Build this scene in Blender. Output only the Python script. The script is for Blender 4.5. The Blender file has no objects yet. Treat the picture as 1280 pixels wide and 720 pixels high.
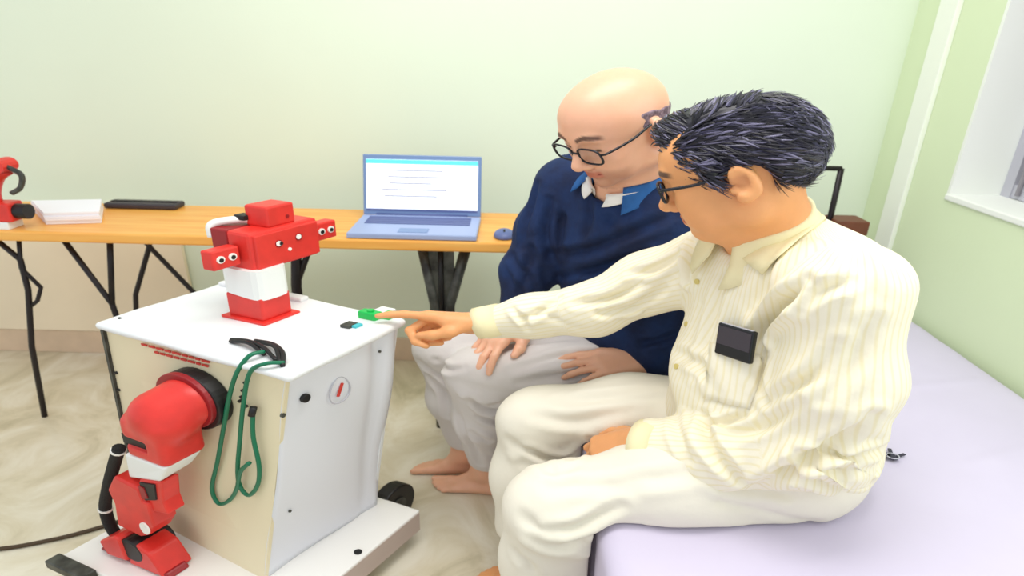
import bpy, math, random
import numpy as np
from mathutils import Matrix, Vector
from mathutils.bvhtree import BVHTree

# ------------------------------------------------------------------ camera, world, lights, exposure
SC = bpy.context.scene
COL = SC.collection
W = 4.0 / 3.0            # everything in the photograph reads a third wider than life: widths (world x) are modelled that way
EYE = 1.32
PITCH, ROLL, FPX = math.radians(22.6), math.radians(1.4), 720.0
cam_d = bpy.data.cameras.new('camera')
cam = bpy.data.objects.new('camera', cam_d)
COL.objects.link(cam)
cam_d.sensor_width = 36.0
cam_d.lens = 36.0 * FPX / 1280.0
cam_d.clip_start = 0.02
cam.matrix_world = Matrix.Translation((0, 0, EYE)) @ Matrix.Rotation(math.pi / 2 - PITCH, 4, 'X') @ Matrix.Rotation(ROLL, 4, 'Z')
cam_d.dof.use_dof = True
cam_d.dof.focus_distance = 1.12
cam_d.dof.aperture_fstop = 3.0
SC.camera = cam

world = bpy.data.worlds.new('World')
SC.world = world
world.use_nodes = True
world.node_tree.nodes['Background'].inputs[0].default_value = (0.93, 0.97, 1.0, 1)
world.node_tree.nodes['Background'].inputs[1].default_value = 0.84


def area(name, loc, target, sx, sy, power, col=(1, 1, 1)):
    l = bpy.data.lights.new(name, 'AREA')
    l.shape = 'RECTANGLE'
    l.size, l.size_y, l.energy, l.color = sx, sy, power, col
    o = bpy.data.objects.new(name, l)
    COL.objects.link(o)
    o.location = loc
    o.rotation_euler = (Vector(target) - Vector(loc)).to_track_quat('-Z', 'Y').to_euler()
    return o


area('ceiling_tube_light', (0.1, 0.85, 2.75), (0.0, 1.2, 0.4), 1.8, 0.7, 30, (1.0, 0.97, 0.92))
area('window_daylight', (1.40, 0.45, 1.55), (0.0, 0.75, 1.1), 1.2, 1.0, 9, (0.95, 0.98, 1.0))

SC.view_settings.view_transform = 'Standard'
SC.view_settings.look = 'None'
SC.view_settings.exposure = 0.13
SC.view_settings.gamma = 1.0
SC.view_settings.use_curve_mapping = False

rng = random.Random(7)
nrng = np.random.default_rng(7)


# ------------------------------------------------------------------ small maths
def A(*v):
    return np.array(v, float)


def unit(v):
    v = np.asarray(v, float)
    return v / np.linalg.norm(v)


def cross(a, b):
    return np.cross(np.asarray(a, float), np.asarray(b, float))


def lin(c):
    return tuple(((x / 255) / 12.92 if x / 255 <= 0.04045 else ((x / 255 + 0.055) / 1.055) ** 2.4) for x in c)


def smooth(x, a, b):
    t = np.clip((x - a) / (b - a), 0, 1)
    return t * t * (3 - 2 * t)


# ------------------------------------------------------------------ materials
MATS = {}


def mat(name, rgb, rough=0.6, var=0.0, scale=8.0, bump=0.0, bscale=60.0, metal=0.0, emit=0.0, spec=0.5,
        rgb2=None, sss=0.0, attr=False, coat=0.0, detail=4.0):
    m = bpy.data.materials.new(name)
    m.use_nodes = True
    nt = m.node_tree
    b = nt.nodes['Principled BSDF']
    c = lin(rgb) + (1,)
    b.inputs['Roughness'].default_value = rough
    b.inputs['Metallic'].default_value = metal
    b.inputs['Specular IOR Level'].default_value = spec
    b.inputs['Coat Weight'].default_value = coat
    tc = nt.nodes.new('ShaderNodeTexCoord')
    src = None
    if attr:
        a = nt.nodes.new('ShaderNodeAttribute')
        a.attribute_name = 'col'
        src = a.outputs['Color']
    if var > 0 or rgb2:
        n = nt.nodes.new('ShaderNodeTexNoise')
        n.inputs['Scale'].default_value = scale
        n.inputs['Detail'].default_value = detail
        nt.links.new(tc.outputs['Object'], n.inputs['Vector'])
        if src is not None:
            mx = nt.nodes.new('ShaderNodeMix')
            mx.data_type = 'RGBA'
            mx.blend_type = 'MULTIPLY'
            mx.inputs[0].default_value = 1.0
            r = nt.nodes.new('ShaderNodeMapRange')
            r.inputs[3].default_value = 1 - var
            r.inputs[4].default_value = 1 + var
            nt.links.new(n.outputs['Fac'], r.inputs[0])
            nt.links.new(src, mx.inputs[6])
            nt.links.new(r.outputs[0], mx.inputs[7])
            src = mx.outputs[2]
        else:
            r = nt.nodes.new('ShaderNodeValToRGB')
            r.color_ramp.elements[0].position = 0.35
            r.color_ramp.elements[1].position = 0.65
            c2 = lin(rgb2) + (1,) if rgb2 else tuple(x * (1 - var) for x in c[:3]) + (1,)
            r.color_ramp.elements[0].color = c2
            r.color_ramp.elements[1].color = c
            nt.links.new(n.outputs['Fac'], r.inputs[0])
            src = r.outputs[0]
    if src is not None:
        nt.links.new(src, b.inputs['Base Color'])
    else:
        b.inputs['Base Color'].default_value = c
    if sss:
        b.inputs['Subsurface Weight'].default_value = sss
        b.inputs['Subsurface Radius'].default_value = (0.012, 0.004, 0.002)
        b.inputs['Subsurface Scale'].default_value = 1.0
    if bump:
        n2 = nt.nodes.new('ShaderNodeTexNoise')
        n2.inputs['Scale'].default_value = bscale
        n2.inputs['Detail'].default_value = 5
        nt.links.new(tc.outputs['Object'], n2.inputs['Vector'])
        bp = nt.nodes.new('ShaderNodeBump')
        bp.inputs['Strength'].default_value = bump
        bp.inputs['Distance'].default_value = 0.004
        nt.links.new(n2.outputs['Fac'], bp.inputs['Height'])
        nt.links.new(bp.outputs['Normal'], b.inputs['Normal'])
    if emit:
        b.inputs['Emission Color'].default_value = c
        b.inputs['Emission Strength'].default_value = emit
        if src is not None:
            nt.links.new(src, b.inputs['Emission Color'])
    MATS[name] = m
    return m


def floor_material():
    m = mat('floor_marble', (222, 214, 190), 0.3)
    nt = m.node_tree
    b = nt.nodes['Principled BSDF']
    tc = nt.nodes.new('ShaderNodeTexCoord')
    n1 = nt.nodes.new('ShaderNodeTexNoise')
    n1.inputs['Scale'].default_value = 3.2
    n1.inputs['Detail'].default_value = 9
    n1.inputs['Roughness'].default_value = 0.62
    n1.inputs['Distortion'].default_value = 1.3
    nt.links.new(tc.outputs['Object'], n1.inputs['Vector'])
    r = nt.nodes.new('ShaderNodeValToRGB')
    e = r.color_ramp.elements
    e[0].position, e[0].color = 0.3, lin((186, 176, 146)) + (1,)
    e[1].position, e[1].color = 0.62, lin((232, 226, 208)) + (1,)
    k = e.new(0.46)
    k.color = lin((216, 206, 180)) + (1,)
    nt.links.new(n1.outputs['Fac'], r.inputs[0])
    nt.links.new(r.outputs[0], b.inputs['Base Color'])
    return m


def wood_material():
    m = mat('table_wood', (236, 150, 40), 0.35)
    nt = m.node_tree
    b = nt.nodes['Principled BSDF']
    tc = nt.nodes.new('ShaderNodeTexCoord')
    mp = nt.nodes.new('ShaderNodeMapping')
    mp.inputs['Scale'].default_value = (1.5, 22, 22)
    n1 = nt.nodes.new('ShaderNodeTexNoise')
    n1.inputs['Scale'].default_value = 2.0
    n1.inputs['Detail'].default_value = 6
    nt.links.new(tc.outputs['Object'], mp.inputs['Vector'])
    nt.links.new(mp.outputs[0], n1.inputs['Vector'])
    r = nt.nodes.new('ShaderNodeValToRGB')
    e = r.color_ramp.elements
    e[0].position, e[0].color = 0.3, lin((240, 158, 62)) + (1,)
    e[1].position, e[1].color = 0.7, lin((250, 192, 100)) + (1,)
    nt.links.new(n1.outputs['Fac'], r.inputs[0])
    nt.links.new(r.outputs[0], b.inputs['Base Color'])
    return m


def stripe_material():
    # pale cream shirting with fine woven yellow stripes that follow the cloth (attribute 'su' runs around each limb)
    m = mat('striped_shirting', (246, 238, 205), 0.85)
    nt = m.node_tree
    b = nt.nodes['Principled BSDF']
    a = nt.nodes.new('ShaderNodeAttribute')
    a.attribute_name = 'su'
    mu = nt.nodes.new('ShaderNodeMath')
    mu.operation = 'MULTIPLY'
    mu.inputs[1].default_value = 2 * math.pi / 0.0105
    sn = nt.nodes.new('ShaderNodeMath')
    sn.operation = 'SINE'
    nt.links.new(a.outputs['Fac'], mu.inputs[0])
    nt.links.new(mu.outputs[0], sn.inputs[0])
    r = nt.nodes.new('ShaderNodeMapRange')
    r.inputs[1].default_value = 0.25
    r.inputs[2].default_value = 0.95
    nt.links.new(sn.outputs[0], r.inputs[0])
    mx = nt.nodes.new('ShaderNodeMix')
    mx.data_type = 'RGBA'
    mx.inputs[6].default_value = lin((245, 238, 216)) + (1,)
    mx.inputs[7].default_value = lin((240, 230, 194)) + (1,)
    nt.links.new(r.outputs[0], mx.inputs[0])
    nt.links.new(mx.outputs[2], b.inputs['Base Color'])
    tc = nt.nodes.new('ShaderNodeTexCoord')
    n2 = nt.nodes.new('ShaderNodeTexNoise')
    n2.inputs['Scale'].default_value = 26
    n2.inputs['Detail'].default_value = 4
    nt.links.new(tc.outputs['Object'], n2.inputs['Vector'])
    bp = nt.nodes.new('ShaderNodeBump')
    bp.inputs['Strength'].default_value = 0.45
    bp.inputs['Distance'].default_value = 0.006
    nt.links.new(n2.outputs['Fac'], bp.inputs['Height'])
    nt.links.new(bp.outputs['Normal'], b.inputs['Normal'])
    return m


floor_material()
wood_material()
stripe_material()
mat('wall_mint', (230, 241, 220), 0.8, var=0.03, scale=1.5, bump=0.08, bscale=90)
mat('wall_leaf', (222, 236, 198), 0.8, var=0.03, scale=1.5, bump=0.08, bscale=90)
mat('wall_reveal', (240, 243, 236), 0.7)
mat('skirting', (232, 206, 178), 0.4, var=0.12, scale=9)
mat('bounce_beige', (250, 234, 206), 0.6, var=0.08, scale=3)
mat('strip_white', (244, 248, 236), 0.4)
mat('window_grey', (150, 146, 152), 0.25, var=0.35, scale=9)
mat('dark_metal', (34, 26, 30), 0.4, metal=0.3)
mat('grey_metal', (88, 90, 84), 0.4, metal=0.4, rgb2=(52, 52, 50), scale=24)
mat('white_plastic', (240, 242, 240), 0.4)
mat('cart_white', (238, 240, 242), 0.45, var=0.03, scale=5)
mat('cart_sheet', (232, 234, 242), 0.55, bump=0.25, bscale=9)
mat('cart_cream', (238, 226, 192), 0.5, var=0.05, scale=4)
mat('platform_white', (242, 240, 236), 0.5)
mat('platform_edge', (196, 180, 172), 0.7)
mat('robot_red', (230, 54, 46), 0.38, var=0.14, scale=22, bump=0.05, bscale=200)
mat('robot_dark_red', (150, 18, 26), 0.4)
mat('black', (14, 12, 14), 0.45)
mat('black_gloss', (16, 16, 20), 0.15)
mat('mesh_black', (18, 16, 16), 0.7, bump=0.8, bscale=420)
mat('cord_green', (0, 112, 78), 0.4)
mat('green_plastic', (20, 190, 84), 0.35)
mat('eye_white', (248, 246, 240), 0.3)
mat('print_red', (206, 60, 48), 0.6)
mat('print_grey', (188, 188, 198), 0.6)
mat('bedsheet', (208, 200, 222), 0.9, var=0.04, scale=4, bump=0.25, bscale=14)
mat('bed_wood', (130, 90, 60), 0.6, var=0.2)
mat('skin_a', (255, 255, 255), 0.48, var=0.07, scale=40, attr=True, sss=0.12, bump=0.05, bscale=300)
mat('skin_b', (255, 255, 255), 0.36, var=0.06, scale=40, attr=True, sss=0.12, bump=0.05, bscale=300)
mat('hair_black', (255, 255, 255), 0.42, attr=True, var=0.3, scale=160)
mat('hair_grey', (150, 128, 140), 0.6, rgb2=(86, 66, 78), scale=120)
mat('trouser_cream', (238, 232, 216), 0.88, var=0.03, scale=6, bump=0.3, bscale=34)
mat('trouser_grey', (222, 216, 214), 0.88, var=0.04, scale=6, bump=0.3, bscale=34)
mat('sweater_navy', (14, 44, 92), 0.85, rgb2=(10, 26, 62), scale=14, bump=0.5, bscale=60)
mat('collar_blue', (40, 104, 176), 0.8, var=0.2, scale=30, bump=0.3, bscale=80)
mat('collar_cream', (250, 243, 216), 0.85, bump=0.2, bscale=60)
mat('cloth_white', (246, 244, 240), 0.85)
mat('glasses_black', (16, 18, 28), 0.25)
mat('laptop_case', (120, 146, 190), 0.4, metal=0.2)
mat('laptop_deck', (160, 176, 216), 0.45)
mat('laptop_keys', (84, 98, 150), 0.5)
mat('laptop_teal', (70, 190, 200), 0.4)
mat('screen_page', (234, 240, 252), 0.5, emit=0.75)
mat('screen_bar', (90, 200, 206), 0.5, emit=0.5)
mat('paper', (246, 244, 250), 0.8)
mat('case_dark', (58, 52, 60), 0.5)
mat('mouse_blue', (96, 110, 160), 0.4)
mat('brown_wood', (120, 66, 44), 0.5, var=0.3, scale=12)
mat('brown_cord', (70, 52, 30), 0.6)
mat('lens_glass', (225, 232, 238), 0.05)
b = MATS['lens_glass'].node_tree.nodes['Principled BSDF']
b.inputs['Transmission Weight'].default_value = 1.0
b.inputs['IOR'].default_value = 1.02
mat('key_metal', (70, 66, 84), 0.35, metal=0.6)
mat('button_cream', (214, 196, 120), 0.4)


# ------------------------------------------------------------------ objects
def finish(name, verts, faces, m, parent=None, origin=None, smooth_sh=False, bevel=0.0, cols=None, su=None, fmats=None):
    """verts in metres with true widths; world x is widened by W. origin = true-width base point of the thing."""
    v = np.array(verts, float).reshape(-1, 3)
    if parent is not None and origin is None:
        origin = parent.get('_o', (0, 0, 0))
    o3 = np.array(origin if origin is not None else (0, 0, 0), float)
    v = (v - o3) * A(W, 1, 1)
    me = bpy.data.meshes.new(name)
    if isinstance(faces, np.ndarray):
        n = len(faces)
        me.vertices.add(len(v))
        me.vertices.foreach_set('co', v.astype(np.float32).ravel())
        me.loops.add(n * 4)
        me.loops.foreach_set('vertex_index', faces.astype(np.int32).ravel())
        me.polygons.add(n)
        me.polygons.foreach_set('loop_start', np.arange(0, n * 4, 4, dtype=np.int32))
        me.update(calc_edges=True)
        me.validate()
    else:
        me.from_pydata([tuple(x) for x in v], [], faces)
        me.update()
    for mm in (m if isinstance(m, (list, tuple)) else [m]):
        me.materials.append(MATS[mm])
    if fmats is not None:
        me.polygons.foreach_set('material_index', np.array(fmats, dtype=np.int32))
    if smooth_sh:
        me.polygons.foreach_set('use_smooth', np.ones(len(me.polygons), dtype=bool))
    if cols is not None:
        at = me.color_attributes.new('col', 'FLOAT_COLOR', 'POINT')
        at.data.foreach_set('color', np.c_[cols, np.ones(len(cols))].astype(np.float32).ravel())
    if su is not None:
        at = me.attributes.new('su', 'FLOAT', 'POINT')
        at.data.foreach_set('value', su.astype(np.float32))
    o = bpy.data.objects.new(name, me)
    COL.objects.link(o)
    if parent is not None:
        o.parent = parent
        o['_o'] = [float(x) for x in o3]
    else:
        o.location = (o3[0] * W, o3[1], o3[2])
        o['_o'] = [float(x) for x in o3]
    if bevel:
        bm = o.modifiers.new('bevel', 'BEVEL')
        bm.width = bevel
        bm.segments = 2
        bm.limit_method = 'ANGLE'
        bm.angle_limit = math.radians(40)
    return o


def thing(name, label, cat, loc, group=None):
    o = bpy.data.objects.new(name, None)
    o.empty_display_size = 0.05
    COL.objects.link(o)
    o.location = (loc[0] * W, loc[1], loc[2])
    o['_o'] = [float(x) for x in loc]
    tag(o, label, cat, group)
    return o


def tag(o, label, cat, group=None):
    o['label'] = label
    o['category'] = cat
    if group:
        o['group'] = group
    return o


def structure(o):
    o['kind'] = 'structure'
    return o


class MB:
    def __init__(s):
        s.v, s.f = [], []

    def add(s, vs, fs):
        n = len(s.v)
        s.v += [tuple(map(float, x)) for x in vs]
        s.f += [tuple(i + n for i in f) for f in fs]
        return s

    def box(s, c, half, R=None):
        c, h = np.asarray(c, float), half
        R = np.eye(3) if R is None else R        # columns are the axes
        vs = [c + R @ A(x * h[0], y * h[1], z * h[2]) for x in (-1, 1) for y in (-1, 1) for z in (-1, 1)]
        return s.add(vs, [(0, 1, 3, 2), (4, 6, 7, 5), (0, 4, 5, 1), (2, 3, 7, 6), (0, 2, 6, 4), (1, 5, 7, 3)])

    def hexa(s, b4, t4):
        vs = list(b4) + list(t4)
        return s.add(vs, [(3, 2, 1, 0), (4, 5, 6, 7), (0, 1, 5, 4), (1, 2, 6, 5), (2, 3, 7, 6), (3, 0, 4, 7)])

    def tube(s, pts, r, n=10, closed=False, cap=True):
        pts = [np.asarray(p, float) for p in pts]
        m = len(pts)
        rs = r if hasattr(r, '__len__') else [r] * m
        up = None
        rings = []
        for i in range(m):
            if closed:
                t = unit(pts[(i + 1) % m] - pts[i - 1])
            else:
                t = unit(pts[min(i + 1, m - 1)] - pts[max(i - 1, 0)])
            if up is None:
                up = A(0, 0, 1) if abs(t[2]) < 0.9 else A(0, 1, 0)
            side = unit(cross(up, t))
            up = unit(cross(t, side))
            rings.append([pts[i] + rs[i] * (math.cos(a) * side + math.sin(a) * up) for a in
                          [2 * math.pi * k / n for k in range(n)]])
        vs = [p for rg in rings for p in rg]
        fs = []
        for i in range(m if closed else m - 1):
            j = (i + 1) % m
            for k in range(n):
                k2 = (k + 1) % n
                fs.append((i * n + k, i * n + k2, j * n + k2, j * n + k))
        if cap and not closed:
            fs.append(tuple(range(n - 1, -1, -1)))
            fs.append(tuple((m - 1) * n + k for k in range(n)))
        return s.add(vs, fs)

    def disc(s, c, axis, r, t, n=24, ref=(0, 0, 1), ry=None):
        """solid disc / cylinder of thickness t centred on c"""
        axis = unit(axis)
        ref = np.asarray(ref, float)
        if abs(np.dot(unit(ref), axis)) > 0.95:
            ref = A(1, 0, 0)
        e1 = unit(cross(ref, axis))
        e2 = cross(axis, e1)
        ry = r if ry is None else ry
        vs = []
        for q in (-0.5, 0.5):
            for k in range(n):
                a = 2 * math.pi * k / n
                vs.append(np.asarray(c) + axis * q * t + e1 * r * math.cos(a) + e2 * ry * math.sin(a))
        fs = [tuple(range(n - 1, -1, -1)), tuple(range(n, 2 * n))]
        for k in range(n):
            k2 = (k + 1) % n
            fs.append((k, k2, n + k2, n + k))
        return s.add(vs, fs)

    def build(s, name, m, parent=None, origin=None, smooth_sh=False, bevel=0.0):
        return finish(name, s.v, s.f, m, parent, origin, smooth_sh, bevel)


def spline(pts, n=6):
    """Catmull-Rom through points"""
    P = [np.asarray(p, float) for p in pts]
    P = [2 * P[0] - P[1]] + P + [2 * P[-1] - P[-2]]
    out = []
    for i in range(1, len(P) - 2):
        for k in range(n):
            t = k / n
            a, b, c, d = P[i - 1], P[i], P[i + 1], P[i + 2]
            out.append(0.5 * ((2 * b) + (-a + c) * t + (2 * a - 5 * b + 4 * c - d) * t * t + (-a + 3 * b - 3 * c + d) * t ** 3))
    out.append(P[-2])
    return out


# ------------------------------------------------------------------ signed-distance sculpting (bodies and clothes)
class Field:
    def __init__(s, lo, hi, h):
        s.lo = np.asarray(lo, float)
        s.h = h
        s.n = np.ceil((np.asarray(hi, float) - s.lo) / h).astype(int) + 1
        s.D = np.full(s.n, 0.3, np.float32)
        s.ax = [(s.lo[i] + h * np.arange(s.n[i])).astype(np.float32) for i in range(3)]

    def sl(s, lo, hi):
        a = np.clip(np.floor((np.asarray(lo) - s.lo) / s.h).astype(int), 0, s.n)
        b = np.clip(np.ceil((np.asarray(hi) - s.lo) / s.h).astype(int) + 1, 0, s.n)
        return tuple(slice(int(x), int(y)) for x, y in zip(a, b))

    def op(s, fn, lo, hi, k, mode='add'):
        m = max(k, 0.0) + 3 * s.h
        S = s.sl(np.asarray(lo) - m, np.asarray(hi) + m)
        if any(q.stop <= q.start for q in S):
            return s
        X = s.ax[0][S[0]][:, None, None]
        Y = s.ax[1][S[1]][None, :, None]
        Z = s.ax[2][S[2]][None, None, :]
        d = fn(X, Y, Z).astype(np.float32)
        a = s.D[S]
        if mode == 'add':
            q = np.minimum(a, d)
            if k > 0:
                q = q - np.maximum(k - np.abs(a - d), 0) ** 2 / (4 * k)
        elif mode == 'sub':
            d = -d
            q = np.maximum(a, d)
            if k > 0:
                q = q + np.maximum(k - np.abs(a - d), 0) ** 2 / (4 * k)
        else:                       # displace
            q = a + d
        s.D[S] = q
        return s

    def cone(s, a, b, r1, r2, k=0.02, mode='add'):
        a, b = np.asarray(a, float), np.asarray(b, float)
        ba = b - a
        l2 = float(ba @ ba) + 1e-12
        r = max(r1, r2)

        def fn(X, Y, Z):
            px, py, pz = X - a[0], Y - a[1], Z - a[2]
            t = np.clip((px * ba[0] + py * ba[1] + pz * ba[2]) / l2, 0, 1)
            return np.sqrt((px - t * ba[0]) ** 2 + (py - t * ba[1]) ** 2 + (pz - t * ba[2]) ** 2) - (r1 + t * (r2 - r1))
        return s.op(fn, np.minimum(a, b) - r, np.maximum(a, b) + r, k, mode)

    def chain(s, pts, rs, k=0.02):
        for i in range(len(pts) - 1):
            s.cone(pts[i], pts[i + 1], rs[i], rs[i + 1], k)
        return s

    def ball(s, c, r, k=0.01, mode='add'):
        return s.cone(c, np.asarray(c) + A(0, 0, 1e-5), r, r, k, mode)

    def ell(s, c, rad, R=None, k=0.02, mode='add'):
        c = np.asarray(c, float)
        R = np.eye(3) if R is None else R
        rm = max(rad)

        def fn(X, Y, Z):
            p = (X - c[0], Y - c[1], Z - c[2])
            q = [p[0] * R[0, i] + p[1] * R[1, i] + p[2] * R[2, i] for i in range(3)]
            k0 = np.sqrt(sum((q[i] / rad[i]) ** 2 for i in range(3))) + 1e-6
            k1 = np.sqrt(sum((q[i] / rad[i] ** 2) ** 2 for i in range(3))) + 1e-6
            return k0 * (k0 - 1) / k1
        return s.op(fn, c - rm, c + rm, k, mode)

    def crease(s, a, b, r, depth):
        """a groove (depth > 0) or ridge (depth < 0) running along a segment, soft edged"""
        a, b = np.asarray(a, float), np.asarray(b, float)
        ba = b - a
        l2 = float(ba @ ba) + 1e-12

        def fn(X, Y, Z):
            px, py, pz = X - a[0], Y - a[1], Z - a[2]
            t = np.clip((px * ba[0] + py * ba[1] + pz * ba[2]) / l2, 0, 1)
            d2 = (px - t * ba[0]) ** 2 + (py - t * ba[1]) ** 2 + (pz - t * ba[2]) ** 2
            return depth * np.exp(-d2 / (r * r))
        return s.op(fn, np.minimum(a, b) - 3 * r, np.maximum(a, b) + 3 * r, 0, 'disp')

    def cut(s, p, n_, box=.09, k=.006):
        """trim a sleeve or trouser leg flat at p, removing what lies beyond along n_"""
        p, n_ = np.asarray(p, float), unit(n_)

        def fn(X, Y, Z):
            return -((X - p[0]) * n_[0] + (Y - p[1]) * n_[1] + (Z - p[2]) * n_[2])
        c = p + n_ * box * .9
        return s.op(fn, c - box, c + box, k, 'sub')

    def waves(s, amp, freq, seed):
        """gentle irregular swelling of the cloth"""
        g = np.random.default_rng(seed)

        def fn(X, Y, Z):
            d = 0
            for _ in range(5):
                w = g.normal(size=3) * freq
                d = d + np.sin(X * w[0] + Y * w[1] + Z * w[2] + g.uniform(0, 6.28))
            return d * amp / 2.2
        return s.op(fn, s.lo, s.lo + s.n * s.h, 0, 'disp')

    def mesh(s):
        D = s.D
        D[0], D[-1], D[:, 0], D[:, -1], D[:, :, 0], D[:, :, -1] = (0.3,) * 6
        S = D < 0
        o = [(i, j, k) for i in (0, 1) for j in (0, 1) for k in (0, 1)]
        n = s.n - 1
        sv = lambda q: S[q[0]:q[0] + n[0], q[1]:q[1] + n[1], q[2]:q[2] + n[2]]
        anyi = np.zeros(n, bool)
        alli = np.ones(n, bool)
        for q in o:
            anyi |= sv(q)
            alli &= sv(q)
        idx = np.argwhere(anyi & ~alli)
        del anyi, alli
        pos = np.zeros((len(idx), 3))
        cnt = np.zeros(len(idx))
        corner = {q: D[idx[:, 0] + q[0], idx[:, 1] + q[1], idx[:, 2] + q[2]].astype(float) for q in o}
        for q in o:
            for axis in range(3):
                if q[axis] == 0:
                    q2 = tuple(1 if i == axis else q[i] for i in range(3))
                    d1, d2 = corner[q], corner[q2]
                    cr = (d1 < 0) != (d2 < 0)
                    t = np.where(cr, d1 / np.where(cr, d1 - d2, 1), 0)
                    p = np.tile(np.array(q, float), (len(idx), 1))
                    p[:, axis] = t
                    pos += p * cr[:, None]
                    cnt += cr
        V = s.lo + s.h * (idx + pos / cnt[:, None])
        ids = np.full(n, -1, np.int32)
        ids[idx[:, 0], idx[:, 1], idx[:, 2]] = np.arange(len(idx), dtype=np.int32)
        quads = []
        for ax in range(3):
            a1, a2 = (ax + 1) % 3, (ax + 2) % 3
            s0 = [slice(None)] * 3
            s1 = [slice(None)] * 3
            s0[ax], s1[ax] = slice(0, -1), slice(1, None)
            e = np.argwhere(S[tuple(s0)] != S[tuple(s1)])
            ok = (e[:, a1] > 0) & (e[:, a2] > 0) & (e[:, a1] < n[a1]) & (e[:, a2] < n[a2])
            e = e[ok]
            inside = S[e[:, 0], e[:, 1], e[:, 2]]
            def cell(d1, d2):
                c = e.copy()
                c[:, a1] += d1
                c[:, a2] += d2
                return ids[c[:, 0], c[:, 1], c[:, 2]]
            q = np.stack([cell(-1, -1), cell(0, -1), cell(0, 0), cell(-1, 0)], 1)
            q[~inside] = q[~inside][:, ::-1]
            quads.append(q)
        Q = np.concatenate(quads)
        Q = Q[(Q >= 0).all(1)]
        return V, Q


def relax(V, Q, it=2, lam=0.5):
    """light Laplacian smoothing of a quad mesh"""
    for _ in range(it):
        acc = np.zeros_like(V)
        c = np.zeros(len(V))
        for i in range(4):
            a, b = Q[:, i], Q[:, (i + 1) % 4]
            for k in range(3):
                acc[:, k] += np.bincount(a, V[b, k], len(V)) + np.bincount(b, V[a, k], len(V))
            c += np.bincount(a, minlength=len(V)) + np.bincount(b, minlength=len(V))
        V = V + lam * (acc / np.maximum(c, 1)[:, None] - V)
    return V


# ------------------------------------------------------------------ anatomy helpers
def frame_from(fwd, up):
    """columns: right, forward, up"""
    f = unit(fwd)
    r = unit(cross(f, up))
    u = cross(r, f)
    return np.stack([r, f, u], 1)


def sculpt_head(F, c, R, k, full=0.0):
    """k scales; x right, y forward, z up about the point midway between the ears"""
    L = lambda x, y, z: c + R @ (A(x, y, z) * k)
    E = lambda p, r, kk=0.02, mode='add': F.ell(L(*p), tuple(q * k for q in r), R, kk, mode)
    E((0, -.006, .045), (.077, .099, .085))
    E((0, .03, .045), (.066, .064, .062), .03)
    E((0, .036, -.012), (.061, .056, .066), .03)
    E((0, .044, -.052), (.049 + full, .046, .046), .025)
    F.ball(L(0, .079, -.082), .0175 * k, .02)
    for s in (-1, 1):
        F.ball(L(s * .047, .004, -.052), (.024 + full) * k, .03)
        F.ball(L(s * .04, .066, -.016), (.021 + full * .5) * k, .025)
        F.ball(L(s * .034, .06, -.05), (.02 + full) * k, .025)
    F.cone(L(-.032, .089, .036), L(.032, .089, .036), .0105 * k, .0105 * k, .018)
    for s in (-1, 1):
        F.ball(L(s * .032, .105, .016), .017 * k, .014, 'sub')
        E((s * .032, .079, .016), (.016, .0135, .012), .005)
        F.cone(L(s * .02, .0905, .0125), L(s * .044, .0865, .0125), .0028 * k, .0028 * k, .003)       # lower edge of the lid
    F.cone(L(0, .094, .022), L(0, .1145, -.018), .0078 * k, .0115 * k, .012)
    F.ball(L(0, .1155, -.021), .0105 * k, .006)
    for s in (-1, 1):
        F.ball(L(s * .0125, .103, -.025), .0088 * k, .008)
        F.ball(L(s * .0065, .1075, -.034), .004 * k, .004, 'sub')
    up = [(-.024, .086, -.049), (-.01, .0945, -.0455), (0, .096, -.0465), (.01, .0945, -.0455), (.024, .086, -.049)]
    lo = [(-.022, .086, -.0525), (-.008, .0935, -.0575), (.008, .0935, -.0575), (.022, .086, -.0525)]
    for P, r in ((up, .0058), (lo, .0064)):
        for i in range(len(P) - 1):
            F.cone(L(*P[i]), L(*P[i + 1]), r * k, r * k, .006)
    F.cone(L(-.022, .0935, -.0515), L(.022, .0935, -.0515), .0022 * k, .0022 * k, .003, 'sub')
    for s in (-1, 1):                                                                                # ears
        Re = R @ np.array(Matrix.Rotation(s * math.radians(-20), 3, 'Z') @ Matrix.Rotation(math.radians(-12), 3, 'X'))
        F.ell(L(s * .083, -.012, .004), (.0105 * k, .0195 * k, .032 * k), Re, .008)
        F.ball(L(s * .083, -.004, -.022), .0105 * k, .008)
        F.ell(L(s * .094, -.008, .006), (.0085 * k, .0125 * k, .021 * k), Re, .006, 'sub')
        F.ball(L(s * .09, .0, -.004), .0075 * k, .006, 'sub')
        F.ball(L(s * .083, .006, -.006), .006 * k, .005)


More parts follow.
